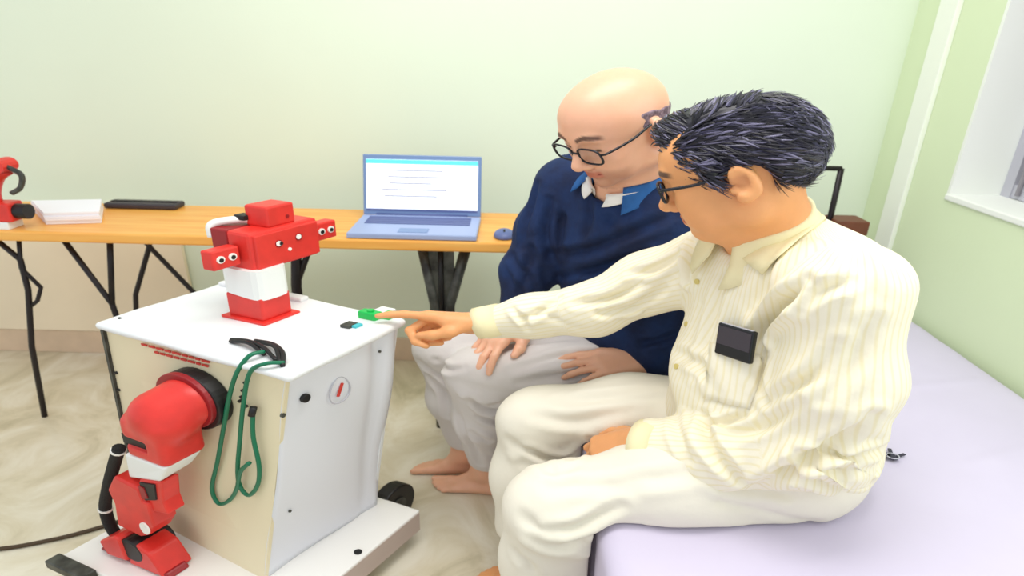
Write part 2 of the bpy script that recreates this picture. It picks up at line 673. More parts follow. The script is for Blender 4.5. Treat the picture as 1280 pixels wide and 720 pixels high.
def head_colours(V, c, R, k, skin, lip, brow, base=None, stubble=None):
    P = (V - c) @ R / k
    x, y, z = P[:, 0], P[:, 1], P[:, 2]
    col = np.tile(np.array(lin(skin)), (len(V), 1)) if base is None else base
    near = (np.abs(x) < .1) & (np.abs(y) < .14) & (z > -.12) & (z < .16)

    def paint(w, rgb):
        w = (w * near)[:, None]
        col[:] = col * (1 - w) + np.array(lin(rgb)) * w
    if stubble:
        w = smooth(y, .045, .08) * smooth(-z, .032, .05) * 0.5
        paint(w, stubble)
    ax = np.abs(x)
    zb = .0415 + .008 * np.sin(np.clip((ax - .012) / .042, 0, 1) * math.pi) - .003
    w = smooth(-np.abs(z - zb), -.0062, -.003) * smooth(ax, .008, .014) * smooth(-ax, -.056, -.048) * (y > .05)
    paint(w * .9, brow)
    w = smooth(-np.abs(z + .0515), -.0105, -.006) * smooth(-ax, -.026, -.02) * (y > .085)
    paint(w * .8, lip)
    # eyes: lashes line and the dark of a lowered eye
    w = smooth(-np.abs(z - .0115), -.0042, -.0022) * smooth(-np.abs(ax - .032), -.0145, -.011) * (y > .07)
    paint(w * .95, (30, 18, 14))
    w = smooth(-np.hypot((ax - .093) * .0, z - .006) - 0 * ax, -.016, -.006) * (ax > .078) * (np.abs(y + .006) < .012)
    paint(w * .35, (150, 70, 46))
    return col


def sculpt_hand(F, w, X, Zd, side, curls, thumb=None, k=1.0, spread=(6, 2, -2, -7)):
    """w wrist, X finger direction, Zd back of hand; side +1 right hand, -1 left hand"""
    X = unit(X)
    Zd = unit(np.asarray(Zd, float) - X * np.dot(Zd, X))
    Yt = cross(Zd, X) * side
    P = lambda x, y, z: np.asarray(w) + (X * x + Yt * y + Zd * z) * k
    mcp = [(.089, .029), (.092, .0095), (.088, -.0105), (.080, -.029)]
    for (x, y) in mcp:
        F.cone(P(0, y * .45, 0), P(x, y, 0), .0195 * k, .0135 * k, .012)
    F.cone(P(.02, .02, -.008), P(.055, .028, -.01), .017 * k, .014 * k, .012)
    F.cone(P(.02, -.018, -.008), P(.06, -.025, -.008), .016 * k, .013 * k, .012)
    seg = [(.044, .026, .021), (.047, .030, .022), (.044, .028, .021), (.035, .021, .019)]
    for i, (x, y) in enumerate(mcp):
        sp = math.radians(spread[i])
        d0 = X * math.cos(sp) + Yt * math.sin(sp)
        p = P(x, y, 0)
        ang = 0.0
        r = (.0098, .0098, .0095, .0083)[i] * k
        for j in range(3):
            ang += math.radians(curls[i][j])
            d = d0 * math.cos(ang) - Zd * math.sin(ang)
            q = p + d * seg[i][j] * k
            r2 = r * (.93 if j < 2 else .82)
            F.cone(p, q, r, r2, .0035 if j else .008)
            p, r = q, r2
    tp = thumb or [(.022, .024, -.01), (.05, .046, -.02), (.08, .056, -.026), (.104, .058, -.028)]
    tr = [.015, .0125, .011, .0085]
    for i in range(3):
        F.cone(P(*tp[i]), P(*tp[i + 1]), tr[i] * k, tr[i + 1] * k, .008)


def sculpt_foot(F, ank, d, side, k=1.0, zf=0.0):
    d = unit(A(d[0], d[1], 0))
    ss = cross(A(0, 0, 1), d)                   # to its left
    inn = ss * side                             # inner side: +1 for a right foot (its left), -1 for a left foot
    B = lambda f, s, z: A(ank[0], ank[1], zf) + d * f * k + inn * s * k + A(0, 0, z * k)
    F.cone(ank, B(-.02, 0, .045), .034 * k, .034 * k, .02)
    F.ball(B(-.045, 0, .03), .03 * k, .02)
    F.cone(ank + A(0, 0, -.01), B(.06, .012, .045), .034 * k, .026 * k, .025)
    F.cone(B(-.03, 0, .028), B(.12, .022, .02), .028 * k, .02 * k, .02)
    F.cone(B(-.03, -.008, .026), B(.1, -.026, .018), .026 * k, .017 * k, .02)
    toes = [(.175, .032, .0125), (.172, .009, .0095), (.163, -.008, .009), (.15, -.023, .0085), (.135, -.036, .008)]
    for (f, s_, r) in toes:
        F.cone(B(f - .05, s_ * .9, .02), B(f, s_, r + .001), r * 1.1 * k, r * k, .006)


def limb_param(V, bones):
    """distance around the nearest bone: the direction cloth stripes run across"""
    best = np.full(len(V), 1e9)
    su = np.zeros(len(V))
    for (a, b, r, ref) in bones:
        a, b = np.asarray(a, float), np.asarray(b, float)
        ba = b - a
        l = np.linalg.norm(ba)
        t = np.clip(((V - a) @ ba) / l ** 2, 0, 1)
        q = V - a - t[:, None] * ba
        d = np.linalg.norm(q, axis=1) - r
        e1 = unit(np.asarray(ref, float) - ba / l * np.dot(ref, ba / l))
        e2 = cross(ba / l, e1)
        ang = np.arctan2(q @ e2, q @ e1)
        m = d < best
        best[m] = d[m]
        su[m] = (ang * r)[m]
    return su


class Surface:
    """for fixing pockets, buttons and marks to a sculpted cloth"""
    def __init__(s, V, Q):
        s.t = BVHTree.FromPolygons([Vector(x) for x in V], [tuple(int(i) for i in q) for q in Q])

    def hit(s, p, d):
        loc, nor, i, dist = s.t.ray_cast(Vector(p), Vector(unit(d)))
        return (None, None) if loc is None else (np.array(loc), np.array(nor))


_Rc = np.array(cam.matrix_world.to_3x3())


def sight(px, py):
    d = _Rc @ A((px - 640) / FPX, -(py - 360) / FPX, -1)
    return A(d[0] / W, d[1], d[2])


def J(px, py, Y):
    """point of the room standing at depth Y (metres into the room), true width"""
    d = sight(px, py)
    return A(0, 0, EYE) + d * (Y / d[1])



# ------------------------------------------------------------------ the room
XR, YB = 1.07, 2.30
structure(MB().box((-0.6, 0.9, -0.05), (2.2, 2.4, 0.05)).build('floor', 'floor_marble'))
structure(MB().box((-0.9, YB + 0.06, 1.35), (2.03, 0.06, 1.45)).build('wall_back', 'wall_mint'))
WS, WT, WN, WF = 0.905, 2.15, 0.35, 1.885           # window: sill, head, near and far jamb
wr = MB()
wr.box((XR + 0.075, 0.4, WS / 2 - 0.02), (0.075, 2.1, WS / 2 + 0.02))
wr.box((XR + 0.075, 0.4, (WT + 2.8) / 2), (0.075, 2.1, (2.8 - WT) / 2))
wr.box((XR + 0.075, (WF + 2.5) / 2, (WS + WT) / 2), (0.075, (2.5 - WF) / 2, (WT - WS) / 2))
wr.box((XR + 0.075, (WN - 1.7) / 2, (WS + WT) / 2), (0.075, (WN + 1.7) / 2, (WT - WS) / 2))
structure(wr.build('wall_right', 'wall_leaf'))
# window with white reveal, sill, frame, bars and panes
win = MB()
win.box((XR + 0.068, WF - 0.006, (WS + WT) / 2), (0.07, 0.006, (WT - WS) / 2))
win.box((XR + 0.068, WN + 0.006, (WS + WT) / 2), (0.07, 0.006, (WT - WS) / 2))
win.box((XR + 0.068, (WN + WF) / 2, WT - 0.006), (0.07, (WF - WN) / 2, 0.006))
w1 = structure(win.build('window_1', 'wall_reveal'))
MB().box((XR + 0.066, (WN + WF) / 2, WS - 0.004), (0.072, (WF - WN) / 2, 0.010)).build('window_sill', 'wall_reveal', w1, bevel=0.004)
fr = MB()
xw = XR + 0.14
for (y0, y1, z0, z1) in ((WN, WF, WS + .008, WS + .05), (WN, WF, WT - .05, WT - .012), (WN + .012, WN + .05, WS, WT), (WF - .05, WF - .012, WS, WT),
                         ((WN + WF) / 2 - .02, (WN + WF) / 2 + .02, WS, WT)):
    fr.box((xw, (y0 + y1) / 2, (z0 + z1) / 2), (0.015 if y1 - y0 > .1 else 0.018, (y1 - y0) / 2, (z1 - z0) / 2))
fr.build('window_frame', 'print_grey', w1)
for k in range(9):
    yy = WN + 0.12 + k * (WF - WN - 0.2) / 8
    MB().tube([(xw - 0.02, yy, WS + 0.02), (xw - 0.02, yy, WT - 0.02)], 0.006, 8).build('grille_bar', 'window_grey', w1)
for k in range(2):
    yc = WN + (WF - WN) * (0.25 + 0.5 * k)
    MB().box((xw + 0.005, yc, (WS + WT) / 2), (0.003, (WF - WN) / 4 - 0.02, (WT - WS) / 2 - 0.03)).build('window_pane', 'window_grey', w1)
structure(MB().box((-0.9, YB - 0.008, 0.055), (1.96, 0.008, 0.055)).build('baseboard_back', 'skirting', bevel=0.003))
structure(MB().box((XR - 0.006, 0.6, 0.055), (0.006, 1.66, 0.055)).build('baseboard_right', 'skirting', bevel=0.003))
structure(MB().box((XR - 0.007, 2.115, 1.4), (0.007, 0.045, 1.4)).build('trim_1', 'strip_white', bevel=0.003))  # narrow pale strip running up the right wall
structure(MB().box((-1.9, YB - 0.014, 0.40), (0.86, 0.010, 0.285)).build('wall_bounce_panel', 'bounce_beige', bevel=0.002))  # added thin panel, its beige stands in for warm bounce light on the wall

# ------------------------------------------------------------------ bed
XB, BZ = 0.135, 0.48
bed = thing('bed', 'single bed under a plain lavender bedsheet along the window wall', 'bed', (0.6, 0.75, 0))
F = Field((XB - .05, -0.85, 0.02), (XR + .0, 2.02, BZ + .05), 0.011)


def rbox(F, c, half, r, k=0.0, mode='add', R=None):
    c = np.asarray(c, float)
    R = np.eye(3) if R is None else R
    hh = np.asarray(half, float) - r

    def fn(X, Y, Z):
        p = (X - c[0], Y - c[1], Z - c[2])
        q = [np.abs(p[0] * R[0, i] + p[1] * R[1, i] + p[2] * R[2, i]) - hh[i] for i in range(3)]
        out = np.sqrt(sum(np.maximum(x, 0) ** 2 for x in q))
        return out + np.minimum(np.maximum(np.maximum(q[0], q[1]), q[2]), 0) - r
    rm = float(np.linalg.norm(half))
    return F.op(fn, c - rm, c + rm, k, mode)


rbox(F, ((XB + XR - .012) / 2, 0.58, BZ / 2 + .03), ((XR - .012 - XB) / 2, 1.36, BZ / 2 - .03), 0.03)
F.waves(0.0009, 14, 3)
for i in range(9):                                                   # sheet creases falling over the side
    y = -0.2 + i * 0.21 + rng.uniform(-.05, .05)
    F.crease((XB - .005, y, .40), (XB - .005, y + rng.uniform(-.06, .06), .1), .018, .006 * rng.choice((1, -1)))
for (p, q) in (((.75, .65, BZ), (1.0, .8, BZ)), ((.78, 1.05, BZ), (1.0, 1.15, BZ)), ((.72, 1.35, BZ), (1.0, 1.42, BZ)), ((.3, .5, BZ), (.62, .42, BZ))):
    F.crease(p, q, .016, -.004)
V, Q = F.mesh()
finish('sheeted_mattress', V, Q, 'bedsheet', bed, smooth_sh=True)
MB().box((0.6, 0.58, 0.05), (0.43, 1.3, 0.05)).build('bed_base', 'bed_wood', bed)

# ------------------------------------------------------------------ table with folding legs
TZ, TY0, TY1 = 0.75, 1.735, 2.10
table = thing('folding_table', 'long orange wooden table with folding black metal legs against the wall', 'table', (-0.7, 1.9, 0))
MB().box((-0.75, (TY0 + TY1) / 2, TZ - 0.017), (0.765, (TY1 - TY0) / 2, 0.017)).build('tabletop', 'table_wood', table, bevel=0.006)


def leg(pts, m='dark_metal', r=0.008, nm='leg'):
    return MB().tube(pts, r, 8).build(nm, m, table, smooth_sh=True)


ZT = TZ - 0.035
leg([(-1.115, 1.80, ZT), (-1.033, 1.80, 0.475), (-1.005, 1.80, 0.0)])
leg([(-0.995, 1.80, ZT), (-1.033, 1.80, 0.475)], nm='leg_brace')
leg([(-1.075, 2.05, ZT), (-1.027, 2.05, 0.60), (-0.93, 2.05, 0.42), (-0.80, 2.05, 0.0)])
leg([(-1.005, 2.05, ZT), (-1.027, 2.05, 0.60), (-1.10, 2.05, 0.40), (-1.16, 2.05, 0.0)], nm='leg_brace')
leg([(-1.29, 1.80, ZT), (-1.235, 1.80, 0.63), (-1.24, 1.80, 0.52), (-1.28, 1.80, 0.30), (-1.31, 1.80, 0.0)])
leg([(-1.22, 1.80, ZT), (-1.24, 1.80, 0.60), (-1.205, 1.80, 0.53), (-1.225, 1.80, 0.48), (-1.245, 1.80, 0.46)], nm='leg_brace', r=.006)
leg([(-0.54, 1.82, ZT), (-0.555, 1.82, 0.55), (-0.56, 1.82, 0.0)], r=.014)
leg([(-0.50, 1.82, ZT), (-0.555, 1.82, 0.55)], r=.008, nm='leg_brace')
leg([(-0.225, 1.80, ZT), (-0.19, 1.80, 0.45), (-0.19, 1.80, 0.0)], 'grey_metal', .014)
leg([(-0.115, 1.80, ZT), (-0.17, 1.80, 0.45), (-0.165, 1.80, 0.0)], 'grey_metal', .014)
MB().box((-0.178, 1.80, 0.585), (0.032, 0.006, 0.115)).build('hinge_plate', 'grey_metal', table, bevel=.003)
leg([(-0.178, 1.79, ZT), (-0.18, 1.79, 0.40)], 'black', .007, nm='leg_brace')

# laptop
lap = thing('laptop', 'open laptop showing a white page on its screen, on orange table', 'laptop', (-0.245, 1.85, TZ))
MB().box((-0.242, 1.855, TZ + 0.010), (0.155, 0.112, 0.009)).build('keyboard_base', 'laptop_deck', lap, bevel=.004)
kb = lap.children[0]
for r_ in range(4):
    MB().box((-0.242, 1.865 + r_ * 0.022, TZ + 0.0202), (0.132, 0.009, 0.0012)).build('key_row', 'laptop_keys', kb)
MB().box((-0.242, 1.785, TZ + 0.0196), (0.036, 0.022, 0.0008)).build('touchpad', 'laptop_case', kb)
tilt = math.radians(14)
hin = A(-0.242, 1.968, TZ + 0.018)
Rl = np.stack([A(1, 0, 0), A(0, math.cos(tilt), -math.sin(tilt)), A(0, math.sin(tilt), math.cos(tilt))], 1)
lid = MB().box(hin + Rl @ A(0, 0.004, 0.104), (0.155, 0.004, 0.104), Rl).build('lid', 'laptop_case', lap, bevel=.003)
MB().box(hin + Rl @ A(0, -0.0006, 0.103), (0.146, 0.0008, 0.089), Rl).build('screen', 'screen_page', lid)
MB().box(hin + Rl @ A(0, -0.0018, 0.184), (0.146, 0.0006, 0.007), Rl).build('title_bar', 'screen_bar', lid)
MB().box(hin + Rl @ A(0, -0.0018, 0.018), (0.146, 0.0006, 0.004), Rl).build('task_bar', 'laptop_keys', lid)
for k in range(5):
    MB().box(hin + Rl @ A(-0.03 + 0.01 * (k % 2), -0.0017, 0.155 - k * 0.022), (0.085 - 0.015 * (k % 3), 0.0004, 0.0022), Rl).build('text_line', 'print_grey', lid)
MB().tube([hin + A(-0.12, 0.002, 0), hin + A(0.12, 0.002, 0)], 0.007, 10).build('hinge', 'laptop_keys', lap, smooth_sh=True)

# papers, dark case, mouse, second robot arm on the table
pp = thing('paper_stack', 'stack of white paper sheets on orange table beside red gripper', 'paper', (-1.2, 1.85, TZ))
pc = [(-1.150, 1.812), (-1.030, 1.845), (-1.105, 2.005), (-1.27, 1.965)]
for k in range(6):
    z0 = TZ + 0.001 + k * 0.0065
    off = A(rng.uniform(-.004, .004), rng.uniform(-.004, .004), 0)
    MB().hexa([A(x, y, z0) + off for x, y in pc], [A(x, y, z0 + .006) + off for x, y in pc]).build('paper_bundle', 'paper', pp)
dc = thing('slim_case', 'slim dark grey case lying flat on orange table', 'case', (-1.03, 2.05, TZ))
MB().box((-1.015, 2.055, TZ + 0.011), (0.098, 0.034, 0.010)).build('case_body', 'case_dark', dc, bevel=.006)
MB().box((-1.015, 2.055, TZ + 0.0225), (0.09, 0.004, 0.0015)).build('zip', 'black', dc)
ms = thing('computer_mouse', 'small blue grey computer mouse at table end beside laptop', 'mouse', (-0.02, 1.80, TZ))
F = Field((-0.07, 1.75, TZ), (0.03, 1.86, TZ + .05), 0.002)
F.ell((-0.022, 1.80, TZ + .006), (.026, .040, .022), None, 0)
rbox(F, (-0.02, 1.8, TZ - .03), (.1, .1, .031), .001, 0, 'sub')
V, Q = F.mesh()
finish('mouse_shell', V, Q, 'mouse_blue', ms, smooth_sh=True)
MB().tube([(-.022, 1.778, TZ + .022), (-.022, 1.79, TZ + .027)], .003, 8).build('scroll_wheel', 'black', ms)
ra = thing('robot_gripper', 'small red robot gripper arm with black motor standing on orange table', 'robot', (-1.24, 1.775, TZ))
MB().box((-1.242, 1.775, TZ + 0.055), (0.055, 0.030, 0.030)).build('base_block', 'robot_red', ra, bevel=.006)
MB().box((-1.25, 1.775, TZ + 0.0125), (0.05, 0.03, 0.0125)).build('foot', 'white_plastic', ra, bevel=.003)
MB().disc((-1.176, 1.775, TZ + 0.055), (1, 0, 0), 0.024, 0.034, 20).build('motor', 'black', ra, smooth_sh=False)
MB().tube(spline([(-1.25, 1.775, TZ + .08), (-1.245, 1.775, TZ + .12), (-1.225, 1.775, TZ + .165), (-1.195, 1.775, TZ + .195)], 4), [.03] * 12 + [.032], 12).build('upper_link', 'robot_red', ra, smooth_sh=True)
MB().tube([(-1.19, 1.745, TZ + .200), (-1.19, 1.805, TZ + .200)], .022, 14).build('joint', 'robot_red', ra)
MB().tube(spline([(-1.175, 1.765, TZ + .200), (-1.145, 1.765, TZ + .175), (-1.155, 1.765, TZ + .135), (-1.18, 1.765, TZ + .115)], 5), .007, 8).build('finger', 'grey_metal', ra, smooth_sh=True)
MB().tube(spline([(-1.175, 1.785, TZ + .185), (-1.155, 1.785, TZ + .16), (-1.17, 1.785, TZ + .13)], 5), .006, 8).build('finger', 'white_plastic', ra, smooth_sh=True)

# chair behind the bed
ch = thing('metal_chair', 'thin dark metal framed chair with brown wooden armrest in room corner', 'chair', (0.72, 2.12, 0))
for x in (0.55, 0.885):
    MB().tube([(x, 2.22, 0), (x, 2.14, 0.45), (x + .002, 2.10, 0.775), (x, 2.10, 0.945)], 0.009, 8).build('leg', 'dark_metal', ch, smooth_sh=True)
    MB().tube([(x, 2.0, 0), (x, 2.0, 0.45)], 0.009, 8).build('leg', 'dark_metal', ch, smooth_sh=True)
MB().tube([(0.55, 2.10, 0.945), (0.885, 2.10, 0.945)], 0.009, 8).build('top_rail', 'dark_metal', ch, smooth_sh=True)
MB().box((0.7175, 2.09, 0.45), (0.18, 0.10, 0.015)).build('seat', 'brown_wood', ch, bevel=.004)
MB().box((0.935, 2.10, 0.735), (0.045, 0.05, 0.026)).build('armrest', 'brown_wood', ch, bevel=.004)

# keys on the bed, cord on the floor
ky = thing('key_bunch', 'small bunch of dark keys lying on lavender bedsheet', 'keys', (0.65, 1.06, BZ + .002))
for k in range(4):
    a = 0.5 + k * 0.8
    d = A(math.cos(a), math.sin(a), 0)
    c = A(0.650, 1.06, BZ + .006 + .002 * k)
    MB().box(c + d * .018, (.014, .003, .001), np.stack([d, cross((0, 0, 1), d), A(0, 0, 1)], 1)).disc(c + d * .003, (0, 0, 1), .008, .002, 14).build('key', 'key_metal', ky)
MB().tube([A(0.650, 1.06, BZ + .012) + A(math.cos(t), math.sin(t), 0) * .01 for t in np.linspace(0, 6.28, 15)[:-1]], .0012, 6, closed=True).build('key_ring', 'print_grey', ky)
cd = [(-1.35, 1.14, .006), (-1.082, 1.177, .006), (-0.971, 1.216, .006), (-0.895, 1.262, .006), (-0.84, 1.31, .006), (-0.80, 1.37, .006)]
o = MB().tube(spline(cd, 6), .0055, 8).build('floor_cord', 'brown_cord', None, (-1.0, 1.2, 0), smooth_sh=True)
tag(o, 'thin dark brown cord trailing across the marble floor', 'cord')


# ------------------------------------------------------------------ the robot on its cart
F0 = A(-0.341, 1.015, 0.0)
VV, UU = A(-.892, .452, 0), A(.472, .881, 0)        # VV runs along the cream front, UU along the white side


def cart(a, b, z):
    return F0 + VV * a + UU * b + A(0, 0, z)


RC = np.stack([VV, UU, A(0, 0, 1)], 1)
rb = thing('service_robot', 'white boxy service robot with red head and red jointed arm', 'robot', tuple(cart(.22, .14, 0)))
# platform
pl = MB().hexa([cart(-.03, -.18, .05), cart(-.03, .28, .05), cart(.46, .28, .05), cart(.46, -.18, .05)],
               [cart(-.03, -.18, .12), cart(-.03, .28, .12), cart(.46, .28, .12), cart(.46, -.18, .12)])
base = pl.build('platform', 'platform_white', rb, bevel=.004)
MB().hexa([cart(-.0312, -.176, .052), cart(-.0312, .276, .052), cart(-.0302, .276, .052), cart(-.0302, -.176, .052)],
          [cart(-.0312, -.176, .114), cart(-.0312, .276, .114), cart(-.0302, .276, .114), cart(-.0302, -.176, .114)]).build('edge_band', 'platform_edge', base)
MB().disc(cart(-.012, .10, .121), (0, 0, 1), .008, .004, 14).build('bolt', 'black', base)
MB().box(cart(.405, -.196, .122), (.052, .015, .012), RC).build('rubber_pad', 'grey_metal', base, bevel=.003)
MB().tube([cart(.37 + .022 * math.cos(t), -.10 + .03 * math.sin(t), .122) for t in np.linspace(0, 6.28, 18)[:-1]], .0015, 6, closed=True).build('ring_mark', 'print_grey', base)
MB().disc(cart(.41, -.08, .121), (0, 0, 1), .004, .003, 10).build('bolt', 'black', base)
for (a, b) in ((.07, .315), (.38, .315), (.06, -.10), (.40, -.10)):
    w_ = MB().disc(cart(a, b, .066 if b > .2 else .026), VV, .066 if b > .2 else .026, .034, 28).build('wheel', 'black', rb, bevel=.004)
    MB().disc(cart(a, b, .066 if b > .2 else .026), VV, .028 if b > .2 else .012, .040, 20).build('hub', 'grey_metal', w_)

# cart body: four panels, each with its thickness
zb, zt = .12, .685
top4 = dict(L=(.437, .004), F=(.006, .004), R=(.006, .292), B=(.437, .292))
bot4 = dict(L=(.462, -.010), F=(.080, -.048), R=(.064, .253), B=(.455, .262))


def cf(a, b, z):
    """a point standing off the front panel, which leans out towards its foot"""
    lean = (zt - z) / (zt - zb)
    return cart(a, b + (-.042 + .032 * (a - .092) / .37) * max(0.0, lean), z)


def panel(name, p, q, m, inward, t=.008):
    i = A(*inward)
    P = [(bot4[p], zb), (bot4[q], zb), (top4[q], zt), (top4[p], zt)]
    outer = [cart(x[0], x[1], z) for x, z in P]
    inner = [cart(x[0] + i[0] * t, x[1] + i[1] * t, z) for x, z in P]
    return MB().hexa(outer, inner).build(name, m, rb)


front = panel('front_panel', 'F', 'L', 'cart_cream', (0, 1))
panel('back_panel', 'R', 'B', 'cart_white', (0, -1))
panel('left_panel', 'L', 'B', 'cart_white', (-1, 0))
# the side is a soft white sheet, taut at the corner post and pinched into a fold at the far edge
nu, nz = 26, 30
vs, fs = [], []
for j in range(nz + 1):
    t = j / nz
    for i in range(nu + 1):
        s_ = i / nu
        lo = np.array(bot4['F']) * (1 - s_) + np.array(bot4['R']) * s_
        hi = np.array(top4['F']) * (1 - s_) + np.array(top4['R']) * s_
        p = lo * (1 - t) + hi * t
        fold = .012 * math.exp(-((s_ - .80 - .06 * (1 - t)) / .07) ** 2) * (0.3 + t) - .010 * math.exp(-((s_ - .92) / .05) ** 2) * t
        bulge = -.012 * math.sin(math.pi * s_) * math.sin(math.pi * t) ** .7 + .004 * math.sin(9 * t + 5 * s_)
        a_ = p[0] + fold + bulge
        vs.append(cart(a_, p[1], zb + (zt - zb) * t))
for j in range(nz):
    for i in range(nu):
        k0 = j * (nu + 1) + i
        fs.append((k0, k0 + 1, k0 + nu + 2, k0 + nu + 1))
side = finish('side_sheet', vs, fs, 'cart_sheet', rb, smooth_sh=True)
sm = side.modifiers.new('thickness', 'SOLIDIFY')
sm.thickness = .004
sm.offset = -1
sv = [np.array(x) for x in vs]


def on_side(s_, t, out=.002):
    i, j = min(int(s_ * nu), nu - 1), min(int(t * nz), nz - 1)
    return sv[j * (nu + 1) + i] - VV * out


# lid with a soft rolled rim
F = Field(A(-.85, .95, .66), A(-.12, 1.60, .72), .0035)
rbox(F, cart(.22, .149, .6905), (.232, .157, .0095), .009, 0, 'add', RC)
rbox(F, cart(.012, .15, .690), (.016, .145, .012), .011, .012, 'add', RC)
F.waves(.0011, 26, 9)
V, Q = F.mesh()
lidp = finish('top_plate', V, Q, 'cart_white', rb, smooth_sh=True)
MB().box(cart(.33, .285, .7055), (.11, .012, .006), RC).build('back_ridge', 'cart_white', lidp, bevel=.004)
for (a, b) in ((.427, .036), (.02, .189), (.023, .207), (.405, .27)):
    MB().disc(cart(a, b, .7005), (0, 0, 1), .003, .003, 10).build('screw', 'black', lidp)
MB().box(cart(.056, .215, .7025), (.010, .013, .004), RC).build('connector', 'grey_metal', lidp, bevel=.001)
MB().box(cart(.042, .220, .7022), (.005, .010, .003), RC).build('connector_socket', 'laptop_teal', lidp, bevel=.001)
g = MB().box(cart(.052, .270, .7085), (.020, .011, .010), RC).build('button_housing', 'green_plastic', rb, bevel=.003)
MB().box(cart(.022, .286, .7065), (.012, .016, .008), RC).build('button_key', 'green_plastic', g, bevel=.003)
MB().disc(cart(.05, .270, .7205), (0, 0, 1), .007, .005, 16).build('push_button', 'green_plastic', g, bevel=.001)
MB().box(cart(.05, .305, .703), (.016, .02, .005), RC).build('terminal_strip', 'white_plastic', rb, bevel=.002)

# red lettering, too small to read, and screw holes on the front panel
for row, (a0, a1, z_) in enumerate(((.330, .185, .6735), (.300, .172, .6615))):
    a_ = a0
    while a_ > a1:
        wd = rng.uniform(.008, .02)
        MB().box(cart(a_ - wd / 2, -.0005 + .0045 * 0, z_), (wd / 2, .0012, .0024), RC).build('lettering', 'print_red', front)
        a_ -= wd + .004
for (a, z_) in ((.423, .569), (.428, .519), (.147, .16), (.093, .646), (.100, .625), (.104, .608), (.098, .586), (.109, .596)):
    MB().disc(cf(a, .002, z_), UU, .0036, .006, 10).build('screw_hole', 'black', front)
MB().hexa([cart(.455, -.014, zb), cart(.447, -.015, zb), cart(.447, .0, zb), cart(.455, .0, zb)],
          [cart(.431, -.003, zt), cart(.424, -.003, zt), cart(.424, .006, zt), cart(.431, .006, zt)]).build('corner_strip', 'grey_metal', front)
# marks on the side sheet
MB().disc(on_side(.19, .875, .004), VV, .010, .008, 18).build('knob', 'black', side, bevel=.002)
MB().disc(on_side(.02, .86, .004), VV, .005, .004, 12).build('rivet', 'grey_metal', side)
MB().disc(on_side(.12, .36, .003), VV, .003, .003, 10).build('rivet', 'grey_metal', side)
MB().disc(on_side(.86, .93, .003), VV, .003, .003, 10).build('rivet', 'grey_metal', side)
c = on_side(.46, .84, .003)
MB().tube([c + UU * .026 * math.cos(t) * (1 - .25 * math.sin(t)) + A(0, 0, 1) * .033 * math.sin(t) for t in np.linspace(0, 6.28, 25)[:-1]], .0016, 6, closed=True).build('emblem_ring', 'print_grey', side)
e1 = unit(UU * .45 + A(0, 0, .9))
MB().box(c - VV * .001, (.0026, .016, .0016), np.stack([unit(cross(e1, VV)), e1, VV], 1)).build('emblem_stroke', 'print_red', side)

# neck
na, nb = .230, .180
neck = MB().box(cart(na, nb, .7035), (.052, .046, .0035), RC).build('neck_flange', 'robot_red', rb, bevel=.002)
MB().hexa([cart(na - .042, nb - .036, .705), cart(na - .042, nb + .036, .705), cart(na + .042, nb + .036, .705), cart(na + .042, nb - .036, .705)],
          [cart(na - .042, nb - .036, .765), cart(na - .042, nb + .036, .765), cart(na + .042, nb + .036, .765), cart(na + .042, nb - .036, .765)]).build('neck_base', 'robot_red', rb, bevel=.005)
nbnd = MB()
ring = []
for q, z_ in enumerate((.764, .780, .80, .832)):
    for k in range(32):
        t = 2 * math.pi * k / 32
        ca, sa = math.cos(t), math.sin(t)
        e = 5.0
        rr = 1 / (abs(ca) ** e + abs(sa) ** e) ** (1 / e)
        ring.append(cart(na + .0455 * rr * ca, nb + .0395 * rr * sa, z_ + (.006 * ca if q == 0 else 0)))
nbnd.add(ring, [(q * 32 + k, q * 32 + (k + 1) % 32, (q + 1) * 32 + (k + 1) % 32, (q + 1) * 32 + k) for q in range(3) for k in range(32)]
         + [tuple(range(31, -1, -1)), tuple(range(96, 128))])
nbnd.build('neck_band', 'white_plastic', rb, smooth_sh=False)

# head: a box whose face looks along -VV, with two eyed pads and a block on top
hd = MB().box(cart(.228, .237, .872), (.027, .085, .048), RC).build('head', 'robot_red', rb, bevel=.008)
MB().box(cart(.272, .236, .870), (.020, .084, .050), RC).build('head_back', 'robot_dark_red', hd, bevel=.004)
fc = MB().box(cart(.1985, .237, .872), (.004, .078, .041), RC).build('face_plate', 'robot_red', hd, bevel=.003)
for k, (bb, zz) in enumerate(((.212, .882), (.262, .886))):
    MB().disc(cart(.1942, bb, zz), VV, .0085, .003, 20).build('eye_rim', 'robot_dark_red', hd)
    MB().disc(cart(.1926, bb - .002, zz + .001), VV, .0062, .002, 18).build('eye', 'eye_white', hd)
    if k == 0:
        MB().disc(cart(.1914, bb + .003, zz), VV, .0040, .002, 14).build('pupil', 'black', hd)
MB().disc(cart(.1942, .236, .862), VV, .0042, .003, 14).build('nose_dot', 'eye_white', hd)
MB().disc(cart(.250, .1505, .872), UU, .004, .004, 12).build('side_screw', 'eye_white', hd)
blk = MB().box(cart(.232, .238, .944), (.026, .034, .025), RC).build('top_block', 'robot_red', rb, bevel=.005)
MB().disc(cart(.2055, .252, .938), VV, .004, .002, 12).build('dimple', 'robot_dark_red', blk)
MB().tube(spline([cart(.297, .160, .895), cart(.297, .164, .924), cart(.272, .195, .932), cart(.25, .222, .928)], 5), .009, 10).build('head_strap', 'white_plastic', rb, smooth_sh=True)
MB().box(cart(.262, .205, .9385), (.012, .012, .006), RC).build('strap_clip', 'black', rb, bevel=.002)
